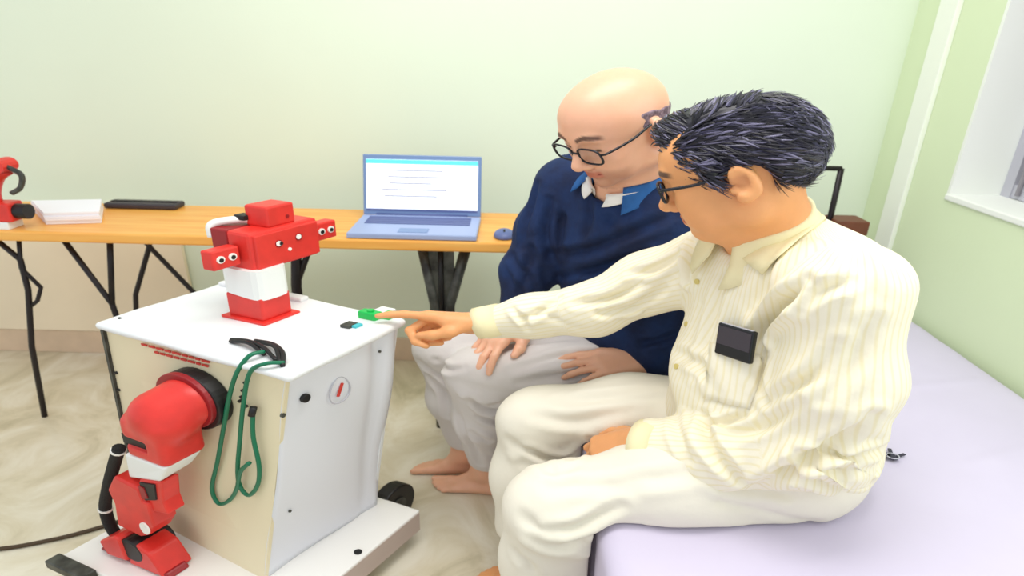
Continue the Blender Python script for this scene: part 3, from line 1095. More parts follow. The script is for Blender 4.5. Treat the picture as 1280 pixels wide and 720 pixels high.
for (aa, bb, zz) in ((.234, .116, .868), (.222, .352, .876)):
    pd = MB().box(cart(aa, bb, zz), (.013, .030, .023), RC).build('eyed_pad', 'robot_red', rb, bevel=.004)
    MB().box(cart(aa + .004, bb + (.028 if bb < .2 else -.030), zz), (.008, .012, .012), RC).build('pad_bracket', 'robot_dark_red', pd)
    for q in (-1, 1):
        MB().disc(cart(aa - .0138, bb + q * .013, zz + .001), VV, .0085, .003, 18).build('eye', 'eye_white', pd)
        MB().disc(cart(aa - .0156, bb + q * .013, zz), VV, .0048, .002, 16).build('pupil', 'black', pd)

# arm on the front panel
sd = MB().disc(cart(.205, -.012, .575), UU, .072, .030, 40).build('shoulder_disc', 'black', rb, bevel=.003)
MB().disc(cart(.207, -.030, .580), UU, .067, .012, 40).build('shoulder_ring', 'robot_dark_red', sd, bevel=.002)
lo, hi = cart(.22, -.09, .52) - .16, cart(.22, -.09, .52) + .16
F = Field(lo, hi, .003)
F.cone(cart(.205, -.030, .578), cart(.218, -.070, .565), .056, .054, .0)
rbox(F, cart(.226, -.072, .510), (.050, .044, .052), .014, .016, 'add', RC)
F.cone(cart(.202, -.072, .548), cart(.262, -.072, .535), .043, .036, .014)
rbox(F, cart(.23, -.09, .400), (.2, .2, .06), .002, .004, 'sub', RC)
rbox(F, cart(.250, -.118, .500), (.034, .012, .013), .003, .002, 'sub', RC)
V, Q = F.mesh()
sh = finish('shoulder_housing', relax(V, Q, 2), Q, 'robot_red', rb, smooth_sh=True)
MB().box(cart(.250, -.104, .500), (.033, .004, .012), RC).build('vent_slot', 'black', sh)
MB().disc(cart(.172, -.070, .545), VV, .007, .012, 16).build('shoulder_bolt', 'robot_dark_red', sh)
MB().hexa([cart(.200, -.118, .418), cart(.200, -.05, .425), cart(.290, -.045, .402), cart(.290, -.113, .388)],
          [cart(.178, -.116, .464), cart(.178, -.04, .464), cart(.278, -.04, .464), cart(.278, -.116, .464)]).build('arm_band', 'white_plastic', rb, bevel=.006)


def slab(b0, b1, poly):
    lo_ = [cart(a, b0, z) for a, z in poly]
    hi_ = [cart(a, b1, z) for a, z in poly]
    n = len(poly)
    return MB().add(lo_ + hi_, [tuple(range(n)), tuple(range(2 * n - 1, n - 1, -1))] + [((i + 1) % n, i, n + i, n + (i + 1) % n) for i in range(n)])


fa = slab(-.125, -.075, [(.312, .392), (.255, .380), (.250, .345), (.238, .345), (.240, .275), (.262, .238), (.285, .222), (.345, .228), (.335, .30), (.342, .34)]).build('forearm', 'robot_red', rb, bevel=.005)
slab(-.118, -.082, [(.255, .402), (.196, .420), (.205, .36), (.200, .325), (.245, .315), (.258, .36)]).build('forearm_bracket', 'robot_red', rb, bevel=.004)
slab(-.1215, -.112, [(.250, .398), (.212, .408), (.218, .362), (.248, .348)]).build('motor_recess', 'black', fa)
slab(-.1235, -.118, [(.252, .39), (.240, .388), (.236, .36), (.252, .352)]).build('servo', 'robot_dark_red', fa)
MB().disc(cart(.262, -.127, .262), UU, .012, .003, 22, ry=.017).build('oval_label', 'eye_white', fa)
el = MB().disc(cart(.312, -.098, .172), UU, .032, .075, 26).build('elbow_joint', 'black', rb, bevel=.003)
slab(-.140, -.065, [(.395, .165), (.345, .205), (.330, .205), (.325, .135), (.380, .128)]).build('elbow_clamp', 'robot_red', rb, bevel=.005)
slab(-.135, -.07, [(.295, .200), (.262, .185), (.235, .125), (.330, .122), (.318, .15)]).build('elbow_link', 'robot_red', rb, bevel=.005)
slab(-.132, -.085, [(.405, .134), (.235, .134), (.225, .121), (.415, .121)]).build('arm_foot', 'robot_dark_red', rb, bevel=.004)
slp = spline([cart(.305, -.105, .462), cart(.335, -.105, .40), cart(.372, -.105, .32), cart(.402, -.105, .24), cart(.402, -.105, .175), cart(.375, -.105, .145), cart(.328, -.105, .165)], 8)
slv = MB().tube(slp, .0115, 12).build('cable_sleeve', 'mesh_black', rb, smooth_sh=True)
for i in (1, 24, 35, 38):
    MB().tube([slp[i], slp[i] + unit(slp[i + 1] - slp[i]) * .005], .0135, 12).build('cable_tie', 'eye_white', slv)

# straps and green cord draped over the front corner
for pts in ([(.170, .052), (.130, .050), (.085, .040), (.040, .020)], [(.165, .046), (.12, .042), (.075, .030)],
            [(.133, .069), (.085, .060), (.045, .040), (.016, .008)], [(.12, .066), (.07, .050), (.028, .016)]):
    n = len(pts)
    MB().tube(spline([cart(a, b, .705 + .010 * math.sin(math.pi * i / (n - 1))) for i, (a, b) in enumerate(pts)], 6), .0042, 8).build('black_lead', 'black', rb, smooth_sh=True)
cordp = [cf(.075, .030, .712), cf(.080, .004, .712), cf(.096, -.012, .673), cf(.122, -.010, .60), cf(.142, -.009, .524), cf(.170, -.008, .42), cf(.194, -.008, .335),
         cf(.181, -.008, .297), cf(.150, -.008, .322), cf(.125, -.010, .368), cf(.102, -.018, .429), cf(.078, -.018, .463)]
MB().tube(spline(cordp, 7), .0042, 8).build('green_cord', 'cord_green', rb, smooth_sh=True)
cordp = [cf(.020, .016, .708), cf(.035, -.006, .712), cf(.066, -.012, .685), cf(.086, -.012, .607), cf(.104, -.012, .50), cf(.118, -.010, .42), cf(.118, -.008, .374),
         cf(.098, -.008, .360), cf(.074, -.008, .40), cf(.066, -.009, .455), cf(.073, -.010, .527), cf(.071, -.008, .590)]
MB().tube(spline(cordp, 7), .0042, 8).build('green_cord', 'cord_green', rb, smooth_sh=True)
MB().tube([cf(.071, -.006, .598), cf(.073, -.010, .578)], .0062, 10).build('cord_plug', 'black', rb, smooth_sh=True)


# ------------------------------------------------------------------ people
def collar_mesh(c, axis, fwd, r_in, r_out, rise, drop, gap=24, point=.03, t=.003, n=44, ry=1.0):
    """a turned-down collar around the neck: stand inside, fall outside, points at the front"""
    up = unit(axis)
    f = unit(np.asarray(fwd, float) - up * np.dot(fwd, up))
    r = cross(f, up)
    vs, fs = [], []
    g = math.radians(gap)
    rows = 7
    for i in range(n + 1):
        th = g + (2 * math.pi - 2 * g) * i / n
        d = f * math.cos(th) * ry + r * math.sin(th)
        fr_ = max(0.0, math.cos(th)) ** 3            # 1 at the front
        r_o = r_in + (r_out - r_in) * (.55 + .45 * max(0.0, math.cos(th) * .5 + .5))
        prof = [(r_in, -.012), (r_in + .001, rise * .6), (r_in + .004, rise), (r_in + .009, rise * .9),
                (r_in + (r_o - r_in) * .5, rise * .3), (r_o, -drop), (r_o + point * fr_, -drop - point * .9 * fr_)]
        for (q, z) in prof:
            vs.append(np.asarray(c) + d * q + up * (z - .018 * fr_))
    m = rows
    for i in range(n):
        for j in range(m - 1):
            k = i * m + j
            fs.append((k, k + m, k + m + 1, k + 1))
    return vs, fs


def add_collar(name, m, parent, *a, t=.003, **kw):
    v_, f_ = collar_mesh(*a, **kw)
    o_ = finish(name, v_, f_, m, parent, smooth_sh=True)
    q = o_.modifiers.new('thickness', 'SOLIDIFY')
    q.thickness = t
    q.offset = 0
    return o_


def eyeglasses(parent, c, R, k, m='glasses_black', r=.0021, drop=0.0, hw=.026, hh=.0185, tz=0.0):
    L = lambda x, y, z: c + R @ (A(x, y, z) * k)
    rim = None
    for s_ in (-1, 1):
        pts = []
        for q in range(28):
            th = 2 * math.pi * q / 28
            ca, sa = math.cos(th), math.sin(th)
            e = 3.2
            rr = 1 / (abs(ca) ** e + abs(sa) ** e) ** (1 / e)
            x = s_ * .0335 + hw * rr * ca
            z = .012 + hh * rr * sa - drop
            pts.append(L(x, .1065 - .10 * max(0, abs(x) - .02) * .9 - drop * -.2, z))
        o_ = MB().tube(pts, r * k, 8, closed=True).build('eyeglasses' if rim is None else 'rim', m, parent if rim is None else rim, smooth_sh=True)
        if rim is None:
            rim = o_
        n = len(pts)
        MB().add(pts + [sum(pts) / n], [(i, (i + 1) % n, n) for i in range(n)]).build('lens', 'lens_glass', rim)
        x0 = .0335 + hw
        MB().tube(spline([L(s_ * x0, .101, .018 - drop), L(s_ * (x0 + .010), .094, .020 - drop * .9), L(s_ * .079, .045, .018 + tz), L(s_ * .0835, .0, .026 + tz), L(s_ * .082, -.022, .004)], 5), r * 1.15 * k, 8).build('temple', m, rim, smooth_sh=True)
    MB().tube([L(-.009, .1085, .016 - drop), L(0, .111, .019 - drop), L(.009, .1085, .016 - drop)], r * k, 8).build('bridge', m, rim, smooth_sh=True)
    return rim


def tufts(roots, dirs, nors, length, wid, shades, seed):
    """tapered locks of hair lying along dirs, lifted a little off the scalp"""
    g = np.random.default_rng(seed)
    V_, F_, C_ = [], [], []
    for p, d, n_ in zip(roots, dirs, nors):
        ln = length * g.uniform(.7, 1.3)
        sd_ = unit(cross(d, n_))
        sh_ = shades[g.integers(len(shades))]
        b0 = len(V_)
        lift = g.uniform(.05, .28)
        bend = g.normal(0, .12)
        for i in range(5):
            t = i / 4
            q = p + d * ln * t + n_ * (lift * ln * t * (1 - .75 * t) + .001) + sd_ * bend * ln * t * t
            w_ = wid * (1 - t) ** .6 * (0.6 + .8 * min(1, t * 3)) + .0003
            V_ += [q - sd_ * w_, q + n_ * w_ * .7, q + sd_ * w_]
            C_ += [sh_] * 3
        for i in range(4):
            for j in range(3):
                j2 = (j + 1) % 3
                F_.append((b0 + i * 3 + j, b0 + i * 3 + j2, b0 + i * 3 + 3 + j2, b0 + i * 3 + 3 + j))
    return V_, F_, C_


def vertex_normals(V, Q):
    fn = np.cross(V[Q[:, 2]] - V[Q[:, 0]], V[Q[:, 3]] - V[Q[:, 1]])
    N = np.zeros_like(V)
    for i in range(4):
        for k in range(3):
            N[:, k] += np.bincount(Q[:, i], fn[:, k], len(V))
    return N / np.maximum(np.linalg.norm(N, axis=1), 1e-9)[:, None]


def pleat(V, Q, lines, gain=1.0):
    """press folds into a cloth: each line is (points on the cloth, half width, depth)"""
    S = Surface(V, Q)
    N = vertex_normals(V, Q)
    off = np.zeros(len(V))
    for pts, r, dep in lines:
        P_ = [S.hit(A(0, 0, EYE), sight(*q))[0] for q in pts]
        P_ = [q for q in P_ if q is not None]
        if len(P_) < 2:
            continue
        P_ = spline(P_, 4)
        P_ = [q for q in P_ if np.linalg.norm(q - P_[0]) < .35]
        lo_, hi_ = np.min(P_, 0) - 4 * r, np.max(P_, 0) + 4 * r
        idx = np.where(((V > lo_) & (V < hi_)).all(1))[0]
        best = np.full(len(idx), 1e9)
        tt = np.zeros(len(idx))
        for i in range(len(P_) - 1):
            a, ba = P_[i], P_[i + 1] - P_[i]
            t = np.clip(((V[idx] - a) @ ba) / max(ba @ ba, 1e-9), 0, 1)
            d = np.linalg.norm(V[idx] - a - t[:, None] * ba, axis=1)
            m = d < best
            best[m] = d[m]
            tt[m] = ((i + t) / (len(P_) - 1))[m]
        fade = np.sin(math.pi * np.clip(tt, .04, .96)) ** .5
        off[idx] += gain * dep * fade * (-np.exp(-(best / r) ** 2) + .65 * np.exp(-((best - 1.9 * r) / r) ** 2))
    return V + N * off[:, None]


# ================= the man in the cream shirt, who points at the robot
m1 = thing('person', 'man in striped cream shirt and glasses sitting on bed, pointing at robot', 'person', (0.40, 1.03, 0))
h1c, h1k = A(.301, 1.02, 1.118), 0.955
fy, fp = math.radians(19), math.radians(24)
h1R = frame_from((-math.cos(fy) * math.cos(fp), math.sin(fy) * math.cos(fp), -math.sin(fp)), (0, 0, 1))
H1 = lambda x, y, z: h1c + h1R @ (A(x, y, z) * h1k)
nk = A(.356, 1.040, 1.020)
lsh, lel, lwr = A(.415, .885, .965), A(.415, .855, .665), A(.205, .970, .582)
rsh, rel, rwr = A(.322, 1.168, .900), A(.140, 1.215, .765), A(-.056, 1.25, .706)
lhip, lkn, lan = A(.420, .935, .545), A(.074, .905, .462), A(.045, .89, .085)
rhip, rkn, ran = A(.40, 1.12, .545), A(.056, 1.185, .472), A(.078, 1.125, .085)
tf = unit(A(-.91, -.42, 0))
T1 = frame_from(tf, (0.10, 0.02, 1))

F = Field((-.26, .78, -.004), (.62, 1.36, 1.275), .0032)
sculpt_head(F, h1c, h1R, h1k, full=.005)
F.cone(H1(0, -.018, -.03), nk, .055, .060, .025)
F.ball(H1(0, .045, -.088), .024, .035)                                   # soft under the chin
F.cone(nk, A(.42, 1.04, .88), .055, .09, .03)
F.ell((.41, 1.035, .84), (.15, .10, .16), T1, .04)
F.ell((.41, 1.03, .63), (.14, .11, .14), T1, .04)
F.chain([lsh, lel, lwr], [.042, .032, .027], .01)
F.chain([rsh, rel, rwr], [.042, .030, .027], .01)
F.chain([lhip, lkn, lan], [.075, .052, .036], .02)
F.chain([rhip, rkn, ran], [.075, .052, .036], .02)
sculpt_hand(F, rwr, (-.985, .14, .02), (0.05, .62, .78), 1, [(2, 8, 6), (48, 72, 40), (62, 78, 45), (70, 80, 45)],
            thumb=[(.020, .022, -.012), (.046, .030, -.034), (.076, .026, -.044), (.100, .020, -.046)])
sculpt_hand(F, lwr, (-.66, .36, -.66), (-.60, -.35, .72), -1, [(25, 30, 20), (28, 34, 22), (30, 36, 24), (34, 38, 26)])
rbox(F, (.9, 1.0, .20), (.775, 1.2, .287), .02, .004, 'sub')
sculpt_foot(F, lan, (-1, -.12), -1)
sculpt_foot(F, ran, (-1, .05), 1, .76)
V, Q = F.mesh()
V = relax(V, Q, 1, .4)
sk = np.tile(np.array(lin((232, 164, 108))), (len(V), 1))
col = head_colours(V, h1c, h1R, h1k, None, (190, 104, 78), (60, 44, 40), sk)
finish('body', V, Q, 'skin_a', m1, smooth_sh=True, cols=col)

# hair: a full cap with a side parting, then locks lying over it
F = Field(h1c - .17, h1c + .17, .0028)
F.ell(H1(0, -.010, .052), tuple(q * h1k for q in (.0835, .1040, .0880)), h1R, 0)
F.ell(H1(.022, .040, .105), tuple(q * h1k for q in (.050, .056, .032)), h1R, .02)
F.ell(H1(0, -.06, .045), tuple(q * h1k for q in (.075, .060, .075)), h1R, .03)
for s_ in (-1, 1):
    F.cone(H1(s_ * .079, .028, .040), H1(s_ * .0785, .020, -.004), .009, .004, .012)              # sideburns


def halfspace(n_, d0):
    n3 = h1R @ unit(n_)
    p0 = h1c + n3 * d0 * h1k
    return lambda X, Y, Z: -((X - p0[0]) * n3[0] + (Y - p0[1]) * n3[1] + (Z - p0[2]) * n3[2])


F.op(halfspace((0, .93, -.37), .047), h1c - .2, h1c + .2, .010, 'sub')
F.op(halfspace((0, -.10, -1), .060), h1c - .2, h1c + .2, .010, 'sub')
F.cone(H1(-.1, .020, -.034), H1(.1, .020, -.034), .036, .036, .006, 'sub')
F.cone(H1(-.1, -.012, .0), H1(.1, -.012, .0), .033, .033, .006, 'sub')
F.cone(H1(-.1, -.028, -.045), H1(.1, -.028, -.045), .032, .032, .01, 'sub')
F.crease(H1(-.045, .085, .098), H1(-.050, -.04, .128), .006, .006)
V, Q = F.mesh()
V = relax(V, Q, 1, .4)
N = vertex_normals(V, Q)
P = (V - h1c) @ h1R / h1k
shade = [lin(x) for x in ((22, 20, 34), (30, 28, 46), (40, 38, 60), (18, 16, 26), (24, 22, 36), (62, 60, 86), (120, 116, 146))]
cc = np.tile(np.array(shade[0]), (len(V), 1))
hair = finish('hair', V, Q, 'hair_black', m1, smooth_sh=True, cols=cc)
out = np.where((np.linalg.norm((P - A(0, -.01, .05)) / A(.0835, .1040, .0880), axis=1) > .93))[0]
pick = nrng.choice(out, 3000, replace=len(out) < 3000)
roots, dirs, nors = [], [], []
for i in pick:
    x, y, z = P[i]
    if x < -.045:                                   # near side: combed back and down
        d = A(-.05, -.85, -.45 + .25 * (z > .08))
    elif y < -.06:                                  # crown and nape fall down
        d = A(.15 * np.sign(x), -.35, -1.0)
    else:                                           # top: swept across from the parting, slightly forward
        d = A(.75, .30 if y > .03 else -.45, .25)
    d = h1R @ (unit(d) + nrng.normal(0, .16, 3))
    n_ = N[i]
    d = d - n_ * np.dot(d, n_)
    if np.linalg.norm(d) < 1e-3:
        continue
    roots.append(V[i])
    dirs.append(unit(d))
    nors.append(n_)
tv, tfc, tcl = tufts(roots, dirs, nors, .026, .0013, shade, 5)
finish('locks', tv, tfc, 'hair_black', hair, cols=np.array(tcl))
eyeglasses(m1, h1c, h1R, h1k, r=.0026)

# trousers
F = Field((-.10, .76, .05), (.66, 1.30, .80), .0046)
F.ell((.405, 1.03, .55), (.185, .145, .105), T1, .03)
F.chain([A(.425, .945, .535), A(.25, .925, .522), lkn + A(.01, 0, .005)], [.098, .086, .076], .05)
F.chain([A(.41, 1.12, .54), A(.22, 1.15, .525), rkn + A(.01, 0, .005)], [.096, .085, .074], .05)
F.chain([lkn, A(.072, .905, .33), A(.058, .90, .10)], [.074, .070, .076], .05)
F.chain([rkn, A(.050, 1.165, .33), A(.050, 1.145, .185)], [.072, .070, .074], .05)
F.waves(.0028, 22, 11)
for (a, b, r_, d_) in (((.02, .84, .50), (.12, .83, .44), .012, .010), ((.03, .83, .45), (.13, .83, .41), .012, -.007), ((.10, .835, .47), (.20, .85, .50), .014, .006),
                       ((.00, 1.12, .46), (.11, 1.10, .42), .012, .010), ((.01, 1.12, .42), (.10, 1.10, .40), .012, -.007), ((.10, 1.09, .46), (.22, 1.08, .53), .014, .009),
                       ((.30, .85, .55), (.44, .86, .50), .014, .010), ((.34, .86, .51), (.50, .88, .47), .012, .008), ((.24, .85, .53), (.36, .85, .47), .016, -.006), ((.12, .87, .56), (.30, .89, .60), .018, -.005)):
    F.crease(a, b, r_, d_)
rbox(F, (.9, 1.0, .20), (.775, 1.2, .284), .02, .006, 'sub')
F.cut((.062, 1.145, .170), (.10, -.10, -1), .10)
V, Q = F.mesh()
V = pleat(relax(V, Q, 1, .4), Q, [
    ([(690, 664), (720, 660), (745, 648), (775, 632)], .010, .011), ([(665, 676), (700, 684), (735, 672)], .010, .005),
    ([(665, 562), (690, 572), (718, 568), (745, 552)], .009, .013), ([(655, 580), (690, 588), (715, 584)], .010, .006), ([(715, 575), (735, 560), (740, 548)], .007, .010),
    ([(670, 520), (720, 528), (790, 510)], .012, .006), ([(700, 500), (760, 498), (820, 490)], .012, .006), ([(760, 600), (820, 598), (880, 588)], .013, .006),
    ([(905, 592), (940, 610), (985, 618)], .010, .010), ([(870, 585), (915, 612), (960, 628)], .010, .009), ([(690, 610), (730, 606), (790, 612)], .012, .006), ([(645, 690), (660, 705), (664, 719)], .010, .007)])
finish('trousers', V, Q, 'trouser_cream', m1, smooth_sh=True)

# shirt
F = Field((-.11, .74, .42), (.68, 1.34, 1.09), .0042)
F.ell((.405, 1.04, .865), (.172, .118, .165), T1, .03)
F.ell((.405, 1.02, .70), (.172, .150, .165), T1, .06)
F.ell((.418, 1.025, .575), (.182, .150, .128), T1, .05)
F.chain([lsh + A(0, 0, -.005), nk + A(.034, 0, -.050), rsh], [.062, .062, .060], .05)
F.cone((.460, 1.03, .92), (.458, 1.02, .75), .082, .088, .06)                    # rounded upper back
F.chain([lsh, A(.425, .86, .81), lel, A(.30, .905, .605), lwr + A(.015, -.005, .004)], [.076, .074, .068, .058, .046], .035)
F.chain([rsh, A(.235, 1.205, .84), rel, A(.04, 1.235, .738), rwr + A(.012, 0, 0)], [.074, .064, .056, .046, .037], .035)
F.waves(.0022, 26, 21)
folds = [((.36, .80, .93), (.30, .88, .84), .013, .013), ((.39, .79, .87), (.345, .83, .80), .011, .009), ((.34, .83, .88), (.28, .90, .83), .011, -.007),
         ((.40, .785, .72), (.46, .80, .66), .012, .010), ((.37, .785, .70), (.45, .79, .63), .011, .010), ((.34, .80, .66), (.42, .785, .60), .011, .009), ((.30, .83, .655), (.34, .84, .57), .012, .010),
         ((.40, .78, .80), (.48, .81, .73), .013, -.007), ((.25, .87, .625), (.27, .87, .56), .010, .007),
         ((.52, .88, .66), (.42, .87, .61), .013, .010), ((.54, .90, .61), (.44, .87, .575), .013, .010), ((.56, .94, .56), (.45, .88, .535), .012, .008),
         ((.57, .97, .70), (.52, .90, .60), .016, -.008), ((.49, .85, .80), (.55, .93, .70), .014, .007),
         ((.25, 1.11, .90), (.22, 1.15, .80), .013, .010), ((.20, 1.14, .86), (.14, 1.17, .78), .013, .008), ((.13, 1.16, .80), (.20, 1.15, .76), .011, .007), ((.05, 1.19, .765), (.12, 1.17, .745), .010, .006),
         ((.28, 1.04, .86), (.26, 1.02, .74), .012, .006), ((.30, .95, .70), (.26, .97, .62), .012, .007), ((.29, .93, .62), (.36, .88, .57), .011, .006)]
for (a, b, r_, d_) in folds:
    F.crease(a, b, r_, d_)
F.cone(nk + A(-.006, 0, -.01), H1(0, -.01, -.05), .058, .066, .01, 'sub')
F.cut(lwr + A(-.004, .002, -.002), lwr - A(.30, .905, .605), .07)
F.cut(rwr + A(-.004, 0, 0), rwr - A(.04, 1.235, .738), .06)         # neck opening
rbox(F, (.9, 1.0, .20), (.775, 1.2, .284), .02, .006, 'sub')
V, Q = F.mesh()
V = relax(V, Q, 1, .4)
V = pleat(V, Q, [
    ([(1012, 352), (980, 378), (956, 408), (946, 440)], .010, .016), ([(1060, 352), (1030, 362), (1000, 385)], .009, .010), ([(960, 440), (950, 470), (958, 500)], .009, .008),
    ([(1050, 430), (1015, 470), (965, 505)], .010, .008), ([(1088, 400), (1062, 455), (1030, 500)], .011, .008), ([(1000, 500), (950, 535), (905, 545)], .009, .007),
    ([(882, 520), (884, 545), (900, 572), (925, 598)], .009, .014), ([(930, 520), (900, 530), (882, 528)], .007, .009), ([(845, 520), (850, 550), (862, 575)], .008, .006),
    ([(1090, 520), (1040, 552), (985, 588), (945, 606)], .010, .013), ([(1100, 562), (1050, 566), (1000, 563)], .008, .012), ([(1092, 585), (1045, 586), (1000, 572)], .008, .012), ([(1085, 604), (1030, 606), (980, 590)], .009, .010),
    ([(868, 300), (864, 330), (860, 352)], .008, .012), ([(850, 318), (815, 338), (790, 342)], .008, .009), ([(800, 352), (765, 372), (720, 380)], .008, .009), ([(830, 360), (790, 385), (750, 392)], .008, .008), ([(700, 372), (672, 392), (650, 398)], .007, .007), ([(640, 385), (655, 400), (660, 412)], .006, .006),
    ([(905, 345), (890, 400), (870, 470)], .010, .005), ([(845, 440), (880, 460), (900, 500)], .010, .006), ([(990, 300), (960, 345), (940, 385)], .012, .005), ([(1040, 290), (1075, 330), (1090, 380)], .012, .005)], 1.35)
su = limb_param(V, [(lsh, lel, .072, (-1, 0, 0)), (lel, lwr, .055, (0, 0, 1)), (rsh, rel, .062, (0, 0, 1)), (rel, rwr, .046, (0, 0, 1)), ((.43, 1.03, .55), (.41, 1.035, .98), .16, tf)])
shirt = finish('shirt', V, Q, 'striped_shirting', m1, smooth_sh=True, su=su)
S1 = Surface(V, Q)
EYEP = A(0, 0, EYE)


def patch(name, m, parent, S, corners, off, nx=8, ny=8, t=.002, push=0.0):
    """a sewn-on piece of cloth lying on the surface, between four points seen on it"""
    vs_, fs_ = [], []
    for j in range(ny + 1):
        for i in range(nx + 1):
            a, b = i / nx, j / ny
            q = (np.array(corners[0]) * (1 - a) + np.array(corners[1]) * a) * (1 - b) + (np.array(corners[3]) * (1 - a) + np.array(corners[2]) * a) * b
            loc, nor = S.hit(EYEP, sight(*q))
            if loc is None:
                loc, nor = vs_[-1], A(0, -1, 0)
                vs_.append(loc)
                continue
            vs_.append(loc + nor * (off + push * math.sin(math.pi * a) * (1 - b)))
    for j in range(ny):
        for i in range(nx):
            k = j * (nx + 1) + i
            fs_.append((k, k + 1, k + nx + 2, k + nx + 1))
    o_ = finish(name, vs_, fs_, m, parent, smooth_sh=True, su=np.array([(i % (nx + 1)) / nx * .07 for i in range(len(vs_))]))
    q = o_.modifiers.new('thickness', 'SOLIDIFY')
    q.thickness = t
    q.offset = 0
    return o_, vs_


def seam(name, m, parent, S, pts, r=.0012, off=.001):
    P_ = []
    for q in pts:
        loc, nor = S.hit(EYEP, sight(*q))
        if loc is not None:
            P_.append(loc + nor * off)
    return MB().tube(spline(P_, 5), r, 6).build(name, m, parent, smooth_sh=True)


pk, pkv = patch('chest_pocket', 'striped_shirting', shirt, S1, [(889, 428), (957, 446), (938, 512), (880, 497)], .0025, push=.004)
MATS['collar_cream'].node_tree.nodes['Principled BSDF'].inputs['Base Color'].default_value = lin((245, 234, 190)) + (1,)
patch('collar_flap', 'collar_cream', shirt, S1, [(914, 310), (1012, 258), (1030, 276), (955, 343)], .006, push=.004)
add_collar('collar', 'collar_cream', shirt, nk + A(-.006, 0, .012), H1(0, -.01, -.03) - nk, A(-.9, -.35, -.2), .060, .090, .022, .018, gap=15, point=.040)
for (px, py) in ((872, 352), (858, 405), (846, 458)):
    loc, nor = S1.hit(EYEP, sight(px, py))
    if loc is not None and loc[1] < 1.15:
        MB().disc(loc + nor * .001, nor, .0055, .0025, 14).build('button', 'button_cream', shirt)
cuffd = unit(lwr - A(.30, .905, .605))
MB().tube([lwr - cuffd * .030, lwr - cuffd * .01, lwr + cuffd * .004], [.0475, .0470, .0465], 28).build('cuff', 'collar_cream', shirt, smooth_sh=True)
cuffd = unit(rwr - A(.04, 1.235, .738))
MB().tube([rwr - cuffd * .040, rwr - cuffd * .01, rwr + cuffd * .006], [.0405, .039, .038], 28).build('cuff', 'collar_cream', shirt, smooth_sh=True)

# phone in the chest pocket
loc, nor = S1.hit(EYEP, sight(927, 420))
nor = unit(nor + A(0, -.3, .1))
px_ = S1.hit(EYEP, sight(957, 424))[0] - S1.hit(EYEP, sight(900, 408))[0]
ex = unit(px_ - nor * np.dot(px_, nor))
ez = cross(nor, ex)
ez = ez if ez[2] > 0 else -ez
Rp = np.stack([ex, nor, ez], 1)
pc_ = loc + nor * .009
ph = thing('smartphone', 'black smartphone sticking out of the cream shirt chest pocket', 'phone', tuple(pc_ - ez * .02))
slabp = MB().box(pc_ - ez * .012, (.0345, .004, .030), Rp).build('phone_body', 'black_gloss', ph, bevel=.003)
MB().box(pc_ - ez * .004 + nor * .0043, (.031, .0006, .017), Rp).build('phone_screen', 'case_dark', ph)
MB().box(pc_ + ez * .0178, (.030, .0025, .0006), Rp).build('phone_edge', 'print_grey', ph)

# ================= the man in the navy sweater
m2 = thing('person', 'bald man in navy sweater and glasses sitting on bed, looking down', 'person', (0.26, 1.43, 0))
h2c, h2k = A(.178, 1.335, 1.156), 1.0
fy, fp = math.radians(-36), math.radians(30)
h2R = frame_from((-math.cos(fy) * math.cos(fp), math.sin(fy) * math.cos(fp), -math.sin(fp)), (0.0, 0, 1))
H2 = lambda x, y, z: h2c + h2R @ (A(x, y, z) * h2k)
nk2 = A(.212, 1.405, 1.005)
lsh2, lel2, lwr2 = A(.300, 1.362, .965), A(.352, 1.318, .70), A(.268, 1.298, .590)
rsh2, rel2, rwr2 = A(.110, 1.525, .985), A(.030, 1.51, .745), A(.012, 1.455, .624)
lhip2, lkn2, lan2 = A(.34, 1.37, .545), A(-.062, 1.385, .478), A(-.052, 1.468, .085)
rhip2, rkn2, ran2 = A(.28, 1.54, .545), A(-.150, 1.53, .478), A(-.105, 1.555, .085)
tf2 = unit(A(-.77, -.63, 0))
T2 = frame_from(tf2, (0.12, 0.08, 1))
F = Field((-.28, 1.20, -.004), (.52, 1.68, 1.305), .0034)
sculpt_head(F, h2c, h2R, h2k, full=.002)
F.cone(H2(0, -.018, -.03), nk2, .055, .062, .025)
F.cone(nk2, A(.24, 1.42, .88), .055, .08, .03)
F.ell((.245, 1.43, .83), (.13, .08, .14), T2, .04)
F.ell((.28, 1.44, .63), (.15, .12, .14), T2, .04)
F.chain([lsh2, lel2, lwr2], [.040, .030, .026], .01)
F.chain([rsh2, rel2, rwr2], [.040, .030, .026], .01)
F.chain([lhip2, lkn2, lan2], [.072, .050, .034], .02)
F.chain([rhip2, rkn2, ran2], [.072, .050, .034], .02)
sculpt_hand(F, lwr2, (-.97, -.02, -.12), (-.10, -.50, .86), -1, [(14, 14, 10), (14, 16, 10), (16, 18, 12), (20, 20, 12)])
sculpt_hand(F, rwr2, (-.52, -.66, -.42), (-.40, -.20, .88), 1, [(10, 12, 10), (10, 14, 10), (12, 16, 10), (16, 18, 12)], spread=(9, 3, -4, -11))
rbox(F, (.9, 1.0, .20), (.775, 1.2, .287), .02, .004, 'sub')
sculpt_foot(F, lan2, (-1, .10), -1, .74)
sculpt_foot(F, ran2, (-1, .03), 1, .74)
V, Q = F.mesh()
V = relax(V, Q, 1, .4)
sk = np.tile(np.array(lin((238, 182, 150))), (len(V), 1))
col = head_colours(V, h2c, h2R, h2k, None, (196, 110, 88), (70, 42, 34), sk, (150, 96, 78))
finish('body', V, Q, 'skin_b', m2, smooth_sh=True, cols=col)
# thin grey hair left round the sides and back of the head
F = Field(h2c - .16, h2c + .16, .0028)
F.ell(H2(0, -.008, .044), tuple(q * h2k for q in (.0795, .1015, .086)), h2R, 0)


